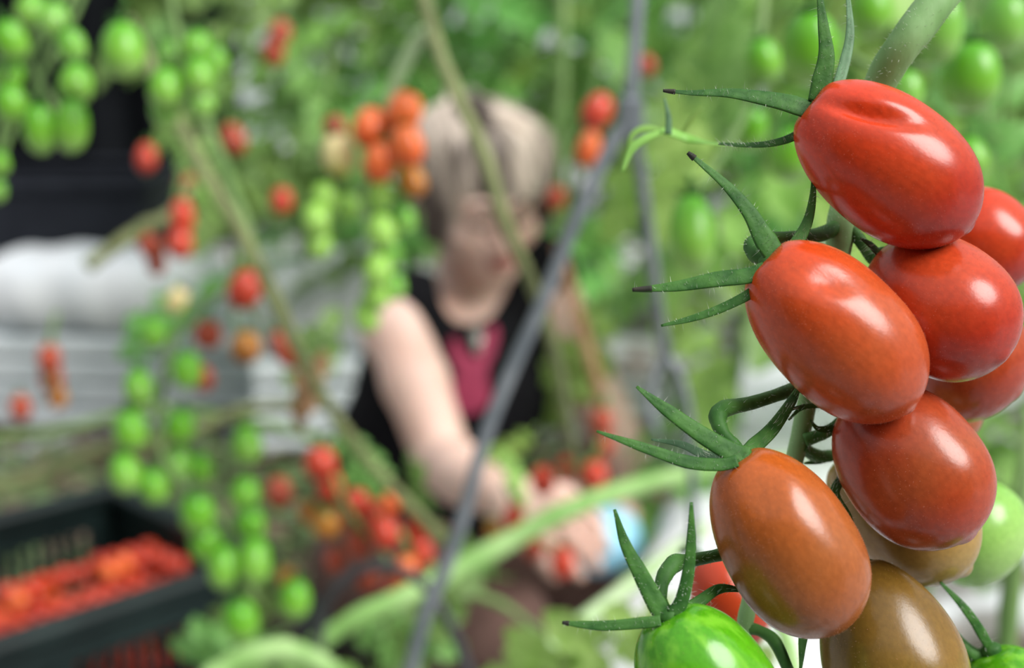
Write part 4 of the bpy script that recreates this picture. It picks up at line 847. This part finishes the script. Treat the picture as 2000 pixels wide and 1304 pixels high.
# trousers, shoes, cuff
Tr = Field(np.min([pelvis, hipR, hipL, knR, knL, anR, anL], 0) - V([.2, .2, .05]), np.max([pelvis, hipR, hipL, knR, knL, anR, anL], 0) + .2, .007)
Tr.cap(pelvis, pelvis + (belly - pelvis) * .25, .133, .126, .03)
for h, kn, an in ((hipR, knR, anR), (hipL, knL, anL)): Tr.cap(pelvis, h, .11, .102, .03); Tr.cap(h, kn, .102, .073, .03); Tr.cap(kn, kn + (an - kn) * .85, .072, .056, .02)
mk('trousers', Tr.mesh(), M_trouser, woman)
for an, tf in ((anR, V([.1, -.16, 0])), (anL, V([.04, -.16, 0]))):
    F2 = Field(an - V([.2, .26, .12]), an + V([.25, .2, .12]), .006); toe = V([an[0] + tf[0], an[1] + tf[1], .04]); F2.cap(an + V([0, .02, -.03]), toe, .048, .038, .02); F2.cap(an + V([0, 0, .02]), an + V([0, .01, -.02]), .05, .05, .02); mk('shoe', F2.mesh(), M_black, woman)
fl_ = wrL - elL; mk('wrist_cuff', sweep([wrL - fl_ * .30 - V([0, 0, .012]), wrL - fl_ * .1 - V([0, 0, .008]), wrL + fl_ * .10], [.044, .042, .036], 18, 5), M_blue, woman)
# hair: a cap swept to one side with loose locks
Hf = Field(hd - .2, hd + .2, .0042)
Hf.ell(hp_(0, -.022, .046), (.083, .093, .083), HR, .01)
for q in (-1, 1): Hf.cap(hp_(q * .074, .018, .040), hp_(q * .080, .012, -.045), .020, .011, .012)
Hf.cap(hp_(0, -.08, .02), hp_(0, -.09, -.06), .06, .03, .02)
Hf.ell(hp_(0, .078, -.032), (.058, .075, .062), HR, .012, True)
hair_parts = [Hf.mesh()]
for k in range(64):
    a = -1.25 + 2.5 * (k + .5) / 64; r0 = random.uniform(.93, 1.05)
    root = hp_(.02 + random.uniform(-.02, .02), -.03 + random.uniform(-.04, .04), .134 * r0); mid = hp_(math.sin(a) * .078, math.cos(a) * .070 - .012, .098 + random.uniform(-.008, .010)); e1 = hp_(math.sin(a) * .095 - .006, math.cos(a) * .094 - .012, .045 + random.uniform(-.012, .012))
    end = hp_(math.sin(a) * .090 - .016 * math.cos(a), math.cos(a) * .094 - .010, (.020 if abs(a) < .75 else -.045) + random.uniform(-.018, .012))
    hair_parts.append(sweep([root, mid, e1, end], [.005, .010, .009, .002], 6, 4, flat=.6))
for k in range(40):
    a = 1.3 + 3.7 * (k + .5) / 40; root = hp_(0, -.04, .130); mid = hp_(math.sin(a) * .084, math.cos(a) * .088 - .022, .090); end = hp_(math.sin(a) * .096, math.cos(a) * .104 - .024, -.01 + random.uniform(-.04, .02))
    hair_parts.append(sweep([root, mid, end], [.005, .011, .003], 6, 5, flat=.6))
mk('hair', merge(*hair_parts), M_hairp, woman)
tag(woman, 'crouching person with short blonde hair and black rabbit shirt, reaching down for tomatoes', 'person')
# low stool under her
st_ = empty('work_stool', (pelvis[0], pelvis[1] + .03, 0)); zt = pelvis[2] - .135
sc_ = V([pelvis[0], pelvis[1] + .03, 0]); mk('seat', rbox(sc_ + V([0, 0, zt - .015]), (.32, .26, .03), None, .01), M_black, st_, False)
for x in (-1, 1):
    for y in (-1, 1): mk('leg', sweep([sc_ + V([x * .12, y * .09, zt - .03]), sc_ + V([x * .13, y * .10, 0])], [.014, .014], 8, 2), M_grey, st_)
tag(st_, 'low black work stool under the crouching person', 'stool')
